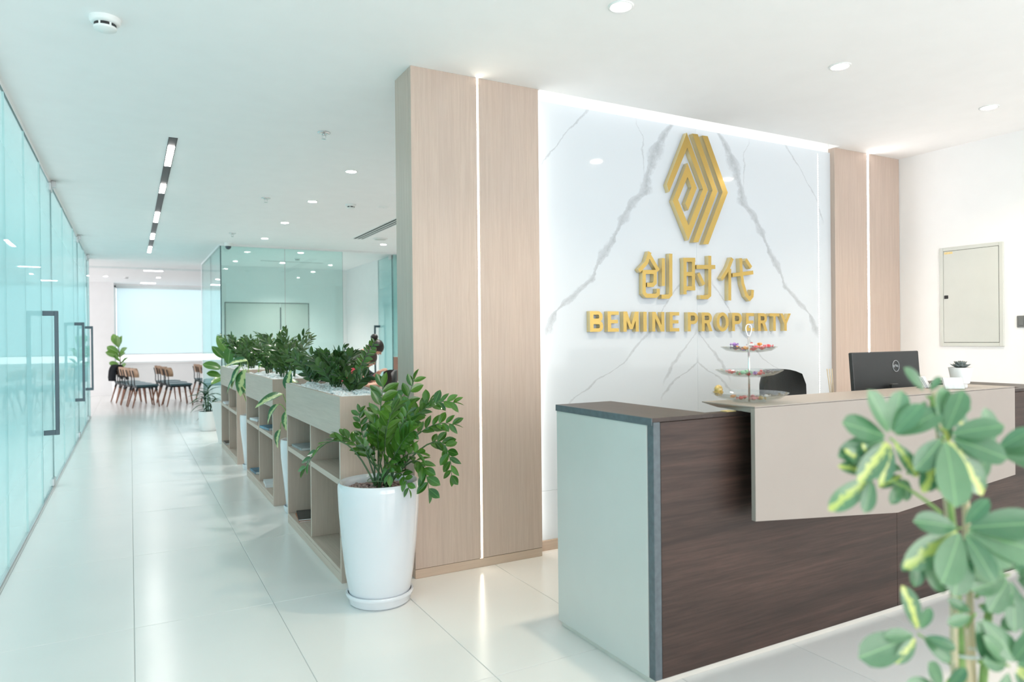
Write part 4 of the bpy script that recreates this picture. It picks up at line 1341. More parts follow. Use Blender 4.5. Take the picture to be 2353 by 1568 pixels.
def card_holder(x, y, rz, label):
    t = thing('card_holder', label, 'card holder', (x, y, LZ), rz, 'business card holders')
    mb = MB()
    mb.add([(-.047, -.03, 0), (.047, -.03, 0), (.047, .03, 0), (-.047, .03, 0), (-.047, -.03, .002), (.047, -.03, .002), (.047, .03, .002), (-.047, .03, .002)],
           [(0, 3, 2, 1), (4, 5, 6, 7), (0, 1, 5, 4), (1, 2, 6, 5), (2, 3, 7, 6), (3, 0, 4, 7)])
    for (y0, z0, y1, z1) in ((-.03, .002, -.026, .022), (.0, .002, .026, .058)):
        mb.add([(-.047, y0, z0), (.047, y0, z0), (.047, y1, z1), (-.047, y1, z1), (-.047, y0 + .002, z0), (.047, y0 + .002, z0), (.047, y1 + .002, z1), (-.047, y1 + .002, z1)],
               [(0, 1, 2, 3), (7, 6, 5, 4), (0, 4, 5, 1), (3, 2, 6, 7), (0, 3, 7, 4), (1, 5, 6, 2)])
    obj('holder', mb, 'clear_glass', t)
    mb = MB()
    for k in range(3):
        y0, y1 = -.010 - k * .006, .016 - k * .006
        mb.add([(-.044, y0, .003), (.044, y0, .003), (.044, y1, .056), (-.044, y1, .056), (-.044, y0 - .004, .003), (.044, y0 - .004, .003), (.044, y1 - .004, .056), (-.044, y1 - .004, .056)],
               [(3, 2, 1, 0), (4, 5, 6, 7), (0, 1, 5, 4), (2, 3, 7, 6), (3, 0, 4, 7), (1, 2, 6, 5)])
    obj('card_stack', mb, 'card_white', t)
    return t


card_holder(3.56, 2.13, math.radians(25), 'clear card holder with business cards beside the monitor')
card_holder(3.58, 2.00, math.radians(-35), 'clear card holder with business cards beside the succulent pot')

t = thing('reed_diffuser', 'thin wooden reed sticks standing in a bottle beside the monitor', 'diffuser', (3.13, 2.32, .74))
obj('bottle', MB().lathe([(0, 0), (.032, 0), (.034, .01), (.034, .09), (.02, .12), (.013, .13), (.013, .15), (.010, .15), (.010, .12), (0, .10)], 24), 'clear_glass', t, True)
for k in range(3):
    a = .5 + k * .25
    obj('reed', MB().tube([(.002 * k, 0, .01), (-.03 - .013 * k, .004 * k, .392)], .0026, 6), 'bamboo', t)

# ------------------------------------------------------------------ far chairs
def dining_chair(label, group):
    t = thing('dining_chair', label, 'chair', (0, 0, 0), 0, group)      # sitter faces +X
    mb = MB().rbox(-.20, .22, -.21, .21, .415, .455, .018, 3)
    obj('seat', mb, 'teal_vinyl', t, True, angle=50)
    obj('seat_frame', MB().rbox(-.19, .20, -.19, .19, .385, .415, .006), 'black_metal', t)
    for sx_ in (-1, 1):
        for sy_ in (-1, 1):
            L_ = obj('leg', MB().tube([(sx_ * .17, sy_ * .16, .39), (sx_ * (.27 if sx_ < 0 else .22), sy_ * .20, 0)], [.020, .011], 10), 'leg_wood', t, True)
            obj('leg_socket', MB().tube([(sx_ * .165, sy_ * .158, .41), (sx_ * (.19 if sx_ < 0 else .18), sy_ * .17, .325)], [.023, .021], 10), 'black_metal', L_, True)
    for sy_ in (-1, 1):
        obj('back_upright', MB().tube([(-.18, sy_ * .12, .40), (-.215, sy_ * .12, .46), (-.215, sy_ * .11, .58), (-.25, sy_ * .10, .74)], .009, 8), 'black_metal', t, True)
    mb = MB(); NU, NV = 11, 6
    for side in (0, 1):
        for j in range(NV):
            v_ = j / (NV - 1)
            for i in range(NU):
                u = -1 + 2 * i / (NU - 1)
                half = .215 * (1 - .30 * abs(2 * v_ - 1) ** 3)
                x = -.225 - .035 * v_ + .075 * u * u + (.012 if side else 0)
                mb.v.append((x, u * half, .60 + v_ * .185))
    q = NU * NV
    for j in range(NV - 1):
        for i in range(NU - 1):
            a = j * NU + i
            mb.f.append((a, a + NU, a + NU + 1, a + 1)); mb.f.append((q + a, q + a + 1, q + a + NU + 1, q + a + NU)); mb.mi += [0, 0]
    rim = [i for i in range(NU)] + [j * NU + NU - 1 for j in range(1, NV)] + [(NV - 1) * NU + i for i in range(NU - 2, -1, -1)] + [j * NU for j in range(NV - 2, 0, -1)]
    for k in range(len(rim)):
        a, b_ = rim[k], rim[(k + 1) % len(rim)]
        mb.f.append((a, b_, q + b_, q + a)); mb.mi.append(0)
    obj('backrest', mb, 'ply_wood', t, True, angle=50)
    return t


glab = 'wooden-backed chair with teal seat, %s'
rows = [(['open end of the row by the fig plant', 'third from the black coat in its row', 'next to the chair that carries the black coat', 'with a black coat over its back'], [(.25, 15.98), (.13, 16.52), (.03, 17.06), (-.07, 17.62)]),
        (['corridor end of the middle row', 'in the middle of the middle row', 'window end of the middle row'], [(.86, 15.92), (.80, 16.62), (.72, 17.35)]),
        (['corridor end of the row beside the glass room', 'in the middle of the row beside the glass room', 'window end of the row beside the glass room'], [(1.62, 16.2), (1.58, 16.95), (1.54, 17.8)])]
proto = None
for nm, pos in rows:
    for k, (x, y) in enumerate(pos):
        if proto is None:
            proto = dining_chair(glab % nm[k], 'chairs of the far room')
            o = proto; o.location = (x, y, 0); o.rotation_euler = (0, 0, math.radians(12))
        else:
            o = dup(proto, (x, y, 0), math.radians(12 + 3 * (k % 2)), glab % nm[k])

# black coat over the last chair of the first row
bx, by = -.07, 17.62
t = thing('coat', 'black coat draped over a chair back beside the fig plant', 'coat', (bx, by, 0), math.radians(15))
mb = MB(); NU = 15
# (offset behind/before the curved backrest, height): up the rear, over the top rail, down the front
prof = [(-.115, .47), (-.125, .54), (-.120, .61), (-.100, .68), (-.070, .74), (-.042, .785), (-.020, .812), (.008, .822), (.034, .812), (.046, .785), (.050, .74), (.052, .69), (.056, .64), (.062, .59), (.070, .54)]
for j, (px, pz) in enumerate(prof):
    v_ = min(1.0, max(0.0, (pz - .60) / .185))
    for i in range(NU):
        u = -1 + 2 * i / (NU - 1)
        out = -1 if px < 0 else 1
        mb.v.append((-.225 - .035 * v_ + .072 * u * u + px + out * .006 * (1 + math.sin(u * 9 + j * .6)), u * .225, pz - (.012 * u * u if 5 <= j <= 9 else 0)))
for j in range(len(prof) - 1):
    for i in range(NU - 1):
        a = j * NU + i
        mb.f.append((a, a + 1, a + NU + 1, a + NU)); mb.mi.append(0)
o = obj('body', mb, 'coat_black', t, True)
md = o.modifiers.new('thick', 'SOLIDIFY'); md.thickness = .012; md.offset = 0
for s_ in (-1, 1):
    obj('sleeve', MB().tube([(-.115, s_ * .19, .72), (-.060, s_ * .20, .61), (-.045, s_ * .205, .492)], [.034, .036, .030], 10), 'coat_black', t, True)

# ------------------------------------------------------------------ plants
def leaf_mesh(name, W, mat, peak=.45, n=7, fold=.25, curl=.12, wavy=0.0, tip=1.0, base=.0):
    """unit-long leaf along +X, midrib on y=0, blade folded upward along the midrib and curling down to the tip"""
    mb = MB()
    for i in range(n + 1):
        u = i / n
        # width profile with its widest point at `peak`
        uu = (u / peak * .5) if u < peak else (.5 + (u - peak) / (1 - peak) * .5)
        w = W / 2 * (math.sin(PI * uu) ** (.75 if u < peak else .8 * tip))
        w = max(w, .004 if i in (0, n) else .01)
        if i == 0: w = max(w, W / 2 * base)
        zc = -curl * u * u
        wz = wavy * math.sin(u * 14)
        mb.v += [(u, w, zc + fold * w + wz), (u, w * .5, zc + fold * w * .35), (u, 0, zc), (u, -w * .5, zc + fold * w * .35), (u, -w, zc + fold * w - wz)]
    for i in range(n):
        for k in range(4):
            a = i * 5 + k
            mb.f.append((a, a + 5, a + 6, a + 1)); mb.mi.append(0)
    me = mb.mesh(name)
    me.materials.append(MATS[mat])
    me.polygons.foreach_set('use_smooth', [True] * len(me.polygons))
    return me


LEAF_ZZ = [leaf_mesh('leaf', .50, 'leaf_zz', .5, 6, .35, .10), leaf_mesh('leaf', .42, 'leaf_zz', .45, 6, .25, .2), leaf_mesh('leaf', .56, 'leaf_zz', .55, 6, .2, .05)]
LEAF_ZD = [leaf_mesh('leaf', .46, 'leaf_zz_dark', .5, 5, .35, .10), leaf_mesh('leaf', .40, 'leaf_zz_dark', .45, 5, .25, .2)]


def put_leaf(me, parent, pos, d, up, L):
    o = bpy.data.objects.new('leaf', me); C.objects.link(o); o.parent = parent
    o.matrix_basis = Matrix.Translation(pos) @ basis(d, up) @ Matrix.Scale(L, 4)
    return o


def zz_stem(root, p0, p1, p2, r0, leaves, nl, Ll, rnd, start=.32, flat=None, wide=55):
    """one arching stalk with leaflets in two ranks and one at the tip"""
    P = bez(p0, p1, p2, 10)
    st = obj('stalk', MB().tube(P, [r0 * (1 - .72 * i / 10) for i in range(11)], 6), 'stem_green', root, True)
    side = flat if flat is not None else Vector((rnd.uniform(-1, 1), rnd.uniform(-1, 1), rnd.uniform(-.2, .2)))
    for k in range(nl):
        t_ = start + (1 - start) * (k + .5) / nl
        f = t_ * 10; i = min(9, int(f)); pos = P[i].lerp(P[i + 1], f - i)
        tan = (P[i + 1] - P[i]).normalized()
        sd = (side - tan * side.dot(tan))
        if sd.length < .05: sd = tan.orthogonal()
        sd.normalize()
        nrm = tan.cross(sd).normalized()
        if nrm.z < 0: nrm = -nrm
        s = 1 if k % 2 else -1
        an = math.radians(wide + rnd.uniform(-10, 10) - 12 * t_)
        d = tan * math.cos(an) + sd * s * math.sin(an) + nrm * rnd.uniform(.0, .35)
        up = nrm + Vector((rnd.uniform(-.25, .25), rnd.uniform(-.25, .25), .3))
        size = Ll * (1.0 - .35 * abs(t_ - .6)) * rnd.uniform(.85, 1.12)
        put_leaf(leaves[rnd.randrange(len(leaves))], st, pos, d, up, size)
    put_leaf(leaves[0], st, P[-1] - (P[-1] - P[-2]) * .2, (P[-1] - P[-2]), (0, .2, 1), Ll * .8)
    return st


YAWC = math.radians(-28.63)     # plants laid out with local +X to the visitor's right
# --- the big potted plant by the pillar
PB = Vector((1.082, 3.386, 0))
t = thing('potted_zamioculcas', 'tall white ceramic pot with a lush glossy-leaved plant before the oak pillar', 'plant', PB, YAWC)
prof = [(0, .03), (.140, .03), (.150, .045), (.168, .16), (.186, .32), (.197, .47), (.201, .56), (.200, .588), (.194, .600), (.184, .600), (.172, .592), (.166, .578), (.166, .545), (0, .545)]
obj('pot', MB().lathe(prof, 64), 'ceramic', t, True, angle=50)
obj('saucer', MB().lathe([(0, 0), (.142, 0), (.153, .012), (.156, .034), (.164, .042), (.167, .052), (.165, .060), (.156, .060), (.150, .045), (.0, .03)], 64), 'ceramic', t, True, angle=50)
mb = MB(); rg = random.Random(5)
for k in range(520):
    a, q = rg.uniform(0, 6.283), math.sqrt(rg.uniform(0, 1)) * .160
    r = rg.uniform(.006, .010)
    mb.ball((q * math.cos(a), q * math.sin(a), .556 + rg.uniform(0, .012)), (r, r * rg.uniform(.8, 1), r * .85), 6, 4)
o = obj('clay_pebbles', mb, 'clay_ball', t, True); o['kind'] = 'stuff'
obj('plant_tie', MB().tube([(.055 * math.cos(a), .045 * math.sin(a), .60 + .004 * math.sin(3 * a)) for a in [2 * PI * i / 20 for i in range(21)]], .002, 6), 'leaf_umbrella', t, True)
BIG = [  # tip x, tip z, depth, control x, z, depth, leaflets, leaf length
    (.175, 1.10, .06, .115, .92, .05, 9, .075), (.03, 1.075, .0, -.01, .86, .0, 12, .088), (.385, .985, -.02, .16, 1.05, .0, 15, .068),
    (.375, .87, .03, .2, .93, .05, 13, .070), (.37, .62, -.06, .37, 1.0, -.03, 15, .066), (.265, .565, -.12, .24, .86, -.1, 10, .078),
    (-.37, .655, .0, -.19, .99, .0, 14, .068), (-.10, .945, .02, -.09, .78, .03, 13, .052), (.10, .97, -.13, .02, .84, -.06, 11, .092),
    (.19, .86, -.15, .11, .80, -.1, 11, .086), (-.055, .80, -.12, -.02, .72, -.06, 10, .080), (.23, .76, -.18, .14, .78, -.12, 10, .082),
    (.09, .655, -.19, .08, .80, -.1, 7, .066), (.07, 1.02, .10, .03, .82, .08, 12, .080), (.25, .99, .12, .12, .86, .1, 12, .074),
    (-.20, .82, .05, -.1, .78, .06, 11, .066), (.175, .585, -.16, .13, .74, -.13, 9, .056), (-.05, .93, .08, -.03, .78, .08, 10, .07),
    (.16, .95, -.03, .08, .82, -.02, 12, .084), (.02, .86, -.1, .0, .74, -.06, 9, .088)]
rz_ = random.Random(21)
for k, (x, z, y, cx, cz, cy, nl, Ll) in enumerate(BIG):
    b0 = Vector((rz_.uniform(-.025, .06), rz_.uniform(-.03, .03), .55))
    zz_stem(t, b0, (cx, cy, cz), (x, y, z), .0055, LEAF_ZZ, nl + 1, Ll * 1.08, rz_, start=.36 if k not in (6, 4, 2) else .42, flat=Vector((.75, .2, .7)) if k in (2, 3, 8, 1) else (Vector((.9, .3, .2)) if k in (0, 7) else None))


def zz_plant(x, y, z, label, rnd, ns, hgt, spread, nl, Ll, extra=None):
    t = thing('zamioculcas_plant', label, 'plant', (x, y, z), YAWC, 'leafy plants growing in the planter shelves')
    for k in range(ns):
        a = 2 * PI * k / ns + rnd.uniform(-.4, .4)
        sp = spread * rnd.uniform(.45, 1.1); h = hgt * rnd.uniform(.68, 1.05)
        p2 = Vector((sp * math.cos(a), sp * math.sin(a) * .7, h))
        p1 = Vector((sp * .25 * math.cos(a), sp * .25 * math.sin(a) * .7, h * .72))
        zz_stem(t, Vector((.02 * math.cos(a), .02 * math.sin(a), -.02)), p1, p2, .0045, LEAF_ZD, nl, Ll * rnd.uniform(.9, 1.1), rnd, start=.15)
    if extra:
        for p1, p2, n_, L2 in extra: zz_stem(t, Vector((0, 0, -.02)), p1, p2, .0055, LEAF_ZZ, n_, L2, rnd, start=.42, flat=Vector((.95, .1, -.25)), wide=70)
    return t


rnd = random.Random(9)
PZ = .985
zz_plant(1.19, 4.22, PZ, 'leafy dark plant with one tall arching frond in the shelf by the oak pillar', rnd, 7, .13, .13, 9, .072,
         [(Vector((.03, 0, .16)), Vector((.135, .02, .30)), 17, .048)])
zz_plant(1.16, 4.50, PZ, 'leafy dark plant amid the white pebbles of the shelf by the oak pillar', rnd, 11, .23, .21, 10, .082)
zz_plant(1.21, 4.74, PZ, 'bushy dark plant at the back of the shelf by the oak pillar', rnd, 11, .26, .20, 11, .080)
zz_plant(1.15, 5.07, PZ, 'leafy dark plant at the corridor end of the shelf by the oak pillar', rnd, 11, .22, .21, 11, .080)
zz_plant(1.17, 5.95, PZ, 'upright sparse plant with round leaves at the near end of the middle shelf', rnd, 8, .38, .22, 11, .085)
zz_plant(1.16, 6.28, PZ, 'leafy dark plant in the middle planter shelf', rnd, 9, .26, .20, 11, .080)
zz_plant(1.19, 6.62, PZ, 'tall bushy dark plant in the middle planter shelf', rnd, 13, .38, .21, 14, .080)
zz_plant(1.16, 6.97, PZ, 'bushy dark plant at the far end of the middle planter shelf', rnd, 11, .30, .21, 13, .080)
zz_plant(1.17, 8.15, PZ, 'leafy dark plant at the near end of the shelf by the glass room', rnd, 10, .28, .20, 12, .080)
zz_plant(1.17, 8.55, PZ, 'bushy dark plant in the shelf by the glass room', rnd, 12, .34, .22, 13, .080)
zz_plant(1.17, 8.95, PZ, 'tall bushy plant at the far end of the shelf by the glass room', rnd, 12, .38, .22, 13, .080)

# --- dumb canes in tall pots between the shelves
LEAF_DI = [leaf_mesh('leaf', .54, 'leaf_dieff', .42, 9, .22, .25), leaf_mesh('leaf', .48, 'leaf_dieff', .40, 9, .3, .45)]


def tall_pot(t, rtop=.135, h=.555, rb=.095, saucer=True):
    obj('pot', MB().lathe([(0, .02), (rb * .9, .02), (rb, .035), (rb * 1.12, h * .3), (rtop * .97, h * .75), (rtop, h * .95), (rtop * .97, h), (rtop * .88, h), (rtop * .84, h - .03), (0, h - .03)], 40), 'ceramic', t, True, angle=50)
    if saucer: obj('saucer', MB().lathe([(0, 0), (rb * 1.05, 0), (rb * 1.18, .02), (rb * 1.22, .05), (rb * 1.16, .055), (rb * 1.08, .03), (0, .02)], 40), 'ceramic', t, True, angle=50)
    obj('soil', MB().lathe([(rtop * .85, h - .028), (rtop * .4, h - .022), (0, h - .02)], 24), 'soil', t, True)


def broad_plant(t, leaves, specs, stem_mat='stem_pale', rr=.006, base=(0, 0, .53)):
    """specs: petiole control, leaf base, leaf direction, leaf length, up vector"""
    for (c, p, d, L_, up, k) in specs:
        st = obj('petiole', MB().tube(bez(base, c, p, 8), [rr * (1 - .5 * i / 8) for i in range(9)], 6), stem_mat, t, True)
        put_leaf(leaves[k % len(leaves)], st, Vector(p), Vector(d), Vector(up), L_)


t = thing('potted_dumb_cane', 'variegated dumb cane in a tall white pot between the near and middle shelves', 'plant', (1.12, 5.46, 0), YAWC)
tall_pot(t)
broad_plant(t, LEAF_DI, [
    ((-.02, -.05, .75), (-.06, -.08, .93), (.12, -.2, .9), .15, (-.3, -1, .2), 0),
    ((-.08, 0, .8), (-.10, -.05, .90), (-.95, -.3, -.25), .22, (0, -.5, 1), 0),
    ((-.1, -.02, .85), (-.14, -.03, .82), (-.9, -.1, -.75), .17, (-.2, -.6, .8), 1),
    ((-.02, -.06, .7), (-.06, -.08, .78), (-.2, -.2, -1), .15, (-.6, -.9, .3), 0),
    ((-.15, .0, .78), (-.13, -.02, .63), (-.5, -.2, -1), .14, (-.5, -.8, .3), 1),
    ((.05, .03, .8), (.07, .05, .92), (.6, .2, .75), .17, (0, 0, 1), 0),
    ((.0, .03, .8), (.0, .04, .9), (-.35, .2, .9), .17, (0, 0, 1), 1)])
t = thing('potted_dumb_cane', 'variegated dumb cane in a tall white pot with saucer between the middle and far shelves', 'plant', (1.10, 7.52, 0), YAWC)
tall_pot(t)
broad_plant(t, LEAF_DI, [
    ((-.06, 0, .9), (-.12, 0, 1.06), (-.55, -.2, -.85), .26, (-.9, -.8, .4), 0),
    ((-.05, 0, 1.0), (-.06, 0, 1.10), (-.95, -.1, .1), .24, (0, -.6, .9), 1),
    ((-.05, -.03, .9), (-.06, -.04, 1.02), (-.3, -.2, -.95), .28, (-.3, -1, .2), 0),
    ((.04, 0, .9), (.06, 0, 1.05), (.8, -.2, .35), .22, (0, -.5, 1), 1),
    ((-.1, .03, .85), (-.17, .02, .95), (-.7, .0, -.7), .22, (-.5, -.5, .7), 0),
    ((.0, .06, .9), (.02, .1, 1.02), (.3, .6, .6), .22, (0, 0, 1), 1),
    ((-.12, 0, .75), (-.10, -.05, .86), (.7, -.4, -.5), .18, (0, -.6, .8), 0)])

# --- broad-leaved plant in the tapered planter
LEAF_FI = [leaf_mesh('leaf', .55, 'leaf_fig', .58, 9, .2, .22, .012, .7), leaf_mesh('leaf', .48, 'leaf_fig', .52, 9, .3, .1, .01)]
t = thing('potted_broadleaf', 'broad green leaves in a tapered white planter beside the glass room corner', 'plant', (1.09, 9.62, 0), YAWC)
mb = MB()
for r0, r1, z0, z1 in ((.085, .15, 0, .53),):
    v = [(-r0, -r0, z0), (r0, -r0, z0), (r0, r0, z0), (-r0, r0, z0), (-r1, -r1, z1), (r1, -r1, z1), (r1, r1, z1), (-r1, r1, z1),
         (-r1 + .015, -r1 + .015, z1), (r1 - .015, -r1 + .015, z1), (r1 - .015, r1 - .015, z1), (-r1 + .015, r1 - .015, z1),
         (-r1 + .02, -r1 + .02, z1 - .03), (r1 - .02, -r1 + .02, z1 - .03), (r1 - .02, r1 - .02, z1 - .03), (-r1 + .02, r1 - .02, z1 - .03)]
    f = [(3, 2, 1, 0)]
    for k in range(4):
        k2 = (k + 1) % 4
        f += [(k, k2, 4 + k2, 4 + k), (4 + k, 4 + k2, 8 + k2, 8 + k), (8 + k, 8 + k2, 12 + k2, 12 + k)]
    f.append((12, 13, 14, 15))
    mb.add(v, f)
obj('planter', mb, 'ceramic_matt', t)
obj('soil', MB().box(-.12, .12, -.12, .12, .495, .503), 'soil', t)
broad_plant(t, LEAF_FI, [
    ((0, 0, .95), (.02, 0, 1.14), (-.45, -.15, .85), .28, (.3, -1, .5), 1),
    ((.02, 0, .95), (.06, 0, 1.12), (.5, -.1, .8), .28, (-.4, -1, .4), 0),
    ((.0, 0, .9), (-.04, 0, 1.08), (-.6, -.2, .75), .22, (.2, -.9, .6), 1),
    ((.02, -.03, .85), (.03, -.04, 1.0), (.15, -.3, .7), .26, (0, -1, .3), 0),
    ((-.02, -.03, .8), (-.04, -.05, .95), (-.6, -.4, .3), .24, (.1, -.8, .7), 0),
    ((.03, -.02, .8), (.06, -.03, .97), (.75, -.3, .3), .24, (-.1, -.8, .7), 1),
    ((-.03, -.03, .75), (-.06, -.04, .86), (-.5, -.5, .25), .18, (0, -.9, .6), 0),
    ((.0, .04, .9), (.0, .06, 1.05), (.1, .5, .8), .28, (0, -.6, .8), 1),
    ((-.02, -.02, .7), (-.03, -.05, .84), (-.3, -.6, -.2), .2, (0, -.9, .6), 1),
    ((.05, .0, .8), (.09, .0, 1.0), (.9, .1, .5), .22, (-.3, -.5, .9), 0)], 'stem_green', .008, (0, 0, .5))

# --- dragon tree in the round pot
LEAF_DR = [leaf_mesh('leaf', .13, 'leaf_dracaena', .35, 8, .5, .45), leaf_mesh('leaf', .15, 'leaf_dracaena', .4, 8, .4, .75)]
t = thing('potted_dragon_tree', 'dark strappy-leaved plant in a round white pot on the corridor floor', 'plant', (.99, 11.13, 0), 0)
obj('pot', MB().lathe([(0, 0), (.10, 0), (.112, .012), (.125, .12), (.128, .275), (.126, .285), (.117, .285), (.115, .25), (0, .25)], 40), 'ceramic_matt', t, True, angle=50)
obj('soil', MB().lathe([(.116, .255), (0, .262)], 24), 'soil', t, True)
rd = random.Random(4)
for (bx, by, h) in ((-.03, 0, .52), (.04, .02, .40), (.0, -.03, .62)):
    st = obj('cane', MB().tube([(bx * .6, by, .25), (bx, by, h * .6 + .1), (bx * 1.5, by, h)], [.010, .009, .007], 8), 'stem_green', t, True)
    for k in range(13):
        a = k * 2.4 + rd.uniform(-.3, .3); e = .15 + .75 * k / 13
        put_leaf(LEAF_DR[k % 2], st, Vector((bx * 1.4, by, h - .16 + .17 * k / 13)), (math.cos(a) * math.cos(e), math.sin(a) * math.cos(e), math.sin(e)), (0, 0, 1), rd.uniform(.22, .30))

# --- fiddle-leaf fig by the far window
t = thing('potted_fig', 'fiddle-leaf fig with big green leaves by the far window', 'plant', (-.22, 18.6, 0), YAWC)
obj('pot', MB().lathe([(0, 0), (.13, 0), (.17, .5), (.155, .5), (.15, .46), (0, .46)], 32), 'ceramic_matt', t, True, angle=50)
st = obj('trunk', MB().tube([(0, 0, .45), (.02, 0, .9), (-.03, 0, 1.25)], [.014, .012, .008], 8), 'stem_brown', t, True)
for (p, d, L_, up, k) in [((-.03, 0, 1.22), (-.35, -.2, 1), .30, (.2, -1, .2), 0), ((-.02, 0, 1.2), (.35, -.2, 1), .28, (-.2, -1, .2), 1), ((-.02, 0, 1.18), (.02, -.35, .9), .28, (0, -1, .3), 0),
                          ((0, 0, 1.05), (-.7, -.4, .55), .30, (.2, -1, .4), 0), ((.0, 0, 1.03), (.7, -.4, .5), .30, (-.2, -1, .4), 1), ((.01, -.02, .98), (-.3, -.7, .3), .32, (0, -1, .5), 0),
                          ((.01, -.02, .86), (.1, -.7, .5), .30, (0, -1, .3), 1), ((.02, 0, .8), (.8, -.2, .7), .26, (-.3, -.6, .6), 1), ((0, 0, .75), (-.7, -.3, .4), .24, (0, -1, .6), 0), ((.02, 0, .7), (.5, -.4, .4), .22, (0, -1, .6), 0),
                          ((0, 0, .95), (-.1, .8, .5), .28, (0, 0, 1), 1), ((0, 0, .66), (-.2, -.6, .3), .2, (0, -1, .6), 0)]:
    put_leaf(LEAF_FI[k], st, Vector(p), Vector(d), Vector(up), L_)

# --- umbrella plant in the foreground
LEAF_UM = [leaf_mesh('leaf', .46, 'leaf_umbrella', .62, 10, .18, .14, 0, .62), leaf_mesh('leaf', .43, 'leaf_umbrella_gold', .60, 10, .2, .22, 0, .62), leaf_mesh('leaf', .51, 'leaf_umbrella', .64, 10, .1, .08, 0, .6)]
PXM = 1.15 / F_PX
U0 = Vector((1.182, .664, 0))      # foot of the plant


def ux(px, py, dy=0.0):
    """local point from plan offsets measured on the plant itself (metres right / up of its axis)"""
    return Vector(((px - 2186) * PXM, dy, 1.30 - (py - 773) * PXM))


t = thing('potted_umbrella_plant', 'umbrella plant with variegated leaves tied to bamboo canes in front of the desk', 'plant', U0, YAWC)
obj('pot', MB().lathe([(0, 0), (.12, 0), (.135, .02), (.16, .40), (.165, .42), (.152, .42), (.146, .38), (0, .38)], 40), 'ceramic', t, True, angle=50)
obj('soil', MB().lathe([(.147, .385), (0, .395)], 24), 'soil', t, True)
for (a, b_, r) in [((2150, 905, .0), (2196, 1330, .0), .0058), ((2233, 1017, .02), (2246, 1420, .02), .0058), ((2172, 1240, -.02), (2182, 1600, -.01), .006)]:
    A, B_ = ux(*a), ux(*b_)
    dirv = (B_ - A).normalized()
    k = (.385 - A.z) / dirv.z
    obj('bamboo_cane', MB().tube([A, A + dirv * k], r, 8), 'bamboo', t, True)
obj('trunk', MB().tube([(0.0, 0, .38), (.012, .0, .75), (.004, .0, .95), (-.012, .0, 1.1), (-.03, .0, 1.20)], [.009, .0085, .008, .006, .004], 8), 'stem_pale', t, True)
obj('trunk', MB().tube([(0.05, .01, .38), (.055, .01, .70), (.062, .0, .86), (.075, .0, .95)], [.008, .007, .006, .004], 8), 'stem_pale', t, True)
obj('plant_tie', MB().tube([(.03 + .032 * math.cos(a), .018 * math.sin(a), .775) for a in [2 * PI * i / 16 for i in range(17)]], .0022, 6), 'white_plastic', t, True)


def umbrella_leaf(root_p, ctrl, hub, axis, leaves, rnd):
    """long petiole carrying a whorl of leaflets; leaves: (angle deg seen from the front, lift towards viewer, length px, kind)"""
    st = obj('petiole', MB().tube(bez(root_p, ctrl, hub, 8), [.0032 - .0012 * i / 8 for i in range(9)], 6), 'stem_pale', t, True)
    for (an, lift, lp, k) in leaves:
        a = math.radians(an)
        d = Vector((math.cos(a), -lift, math.sin(a)))
        up = Vector((-.25 * math.cos(a), -1.0, .55))
        base_ = hub + d.normalized() * .010
        st2 = put_leaf(LEAF_UM[k], st, base_, d, up, lp * PXM * math.sqrt(1 + lift * lift) * .96)


ru = random.Random(2)
umbrella_leaf(ux(2160, 1130), ux(2110, 1060), ux(2032, 1006, -.02), None,
              [(78, .1, 100, 2), (115, .25, 112, 0), (60, .5, 82, 0), (160, .3, 118, 2), (195, .2, 118, 0), (222, .5, 110, 1), (250, .4, 90, 1), (300, .5, 78, 1), (35, .3, 110, 0)], ru)
umbrella_leaf(ux(2165, 1070), ux(2155, 1030), ux(2146, 1000, -.03), None,
              [(95, .2, 100, 0), (80, .4, 95, 2), (15, .3, 108, 0), (340, .3, 118, 2), (300, .35, 130, 1), (275, .4, 128, 1), (240, .4, 120, 1), (215, .5, 100, 0), (258, .7, 130, 2)], ru)
umbrella_leaf(ux(2158, 960), ux(2150, 925), ux(2140, 915, .01), None,
              [(125, .1, 72, 0), (320, .3, 105, 1), (290, .4, 95, 1), (345, .2, 90, 0), (240, .4, 70, 0), (60, .2, 40, 0)], ru)
umbrella_leaf(ux(2190, 1140), ux(2230, 1080), ux(2282, 1045, .0), None,
              [(98, .1, 92, 0), (20, .2, 105, 0), (2, .2, 120, 2), (350, .3, 110, 0), (150, .2, 88, 0), (185, .4, 92, 2), (215, .5, 84, 0), (40, .4, 80, 0)], ru)
umbrella_leaf(ux(2164, 1185), ux(2080, 1110), ux(1992, 1088, -.02), None,
              [(215, .2, 115, 1), (135, .4, 80, 1), (160, .3, 72, 1), (245, .5, 72, 0), (110, .4, 64, 1), (20, .3, 40, 0)], ru)
umbrella_leaf(ux(2178, 1250), ux(2172, 1215), ux(2163, 1200, -.05), None,
              [(205, .35, 142, 1), (165, .35, 110, 0), (250, .45, 128, 2), (225, .7, 118, 2), (320, .45, 100, 2), (10, .3, 150, 0), (345, .3, 165, 2), (60, .4, 70, 0), (290, .7, 90, 0)], ru)
umbrella_leaf(ux(2178, 1120), ux(2130, 1085), ux(2108, 1100, .03), None, [(200, .2, 62, 1), (235, .3, 70, 0), (150, .3, 40, 0), (265, .2, 52, 0)], ru)
umbrella_leaf(ux(2178, 1300), ux(2150, 1270), ux(2130, 1268, .02), None, [(255, .3, 80, 0), (290, .4, 92, 2), (310, .3, 100, 0), (225, .3, 60, 0), (330, .4, 80, 2)], ru)
umbrella_leaf(ux(2192, 1545), ux(2150, 1490), ux(2092, 1450, -.02), None,
              [(108, .3, 108, 1), (178, .2, 70, 0), (195, .2, 142, 2), (215, .5, 70, 1), (320, .3, 72, 0), (345, .5, 58, 0), (75, .3, 55, 0)], ru)
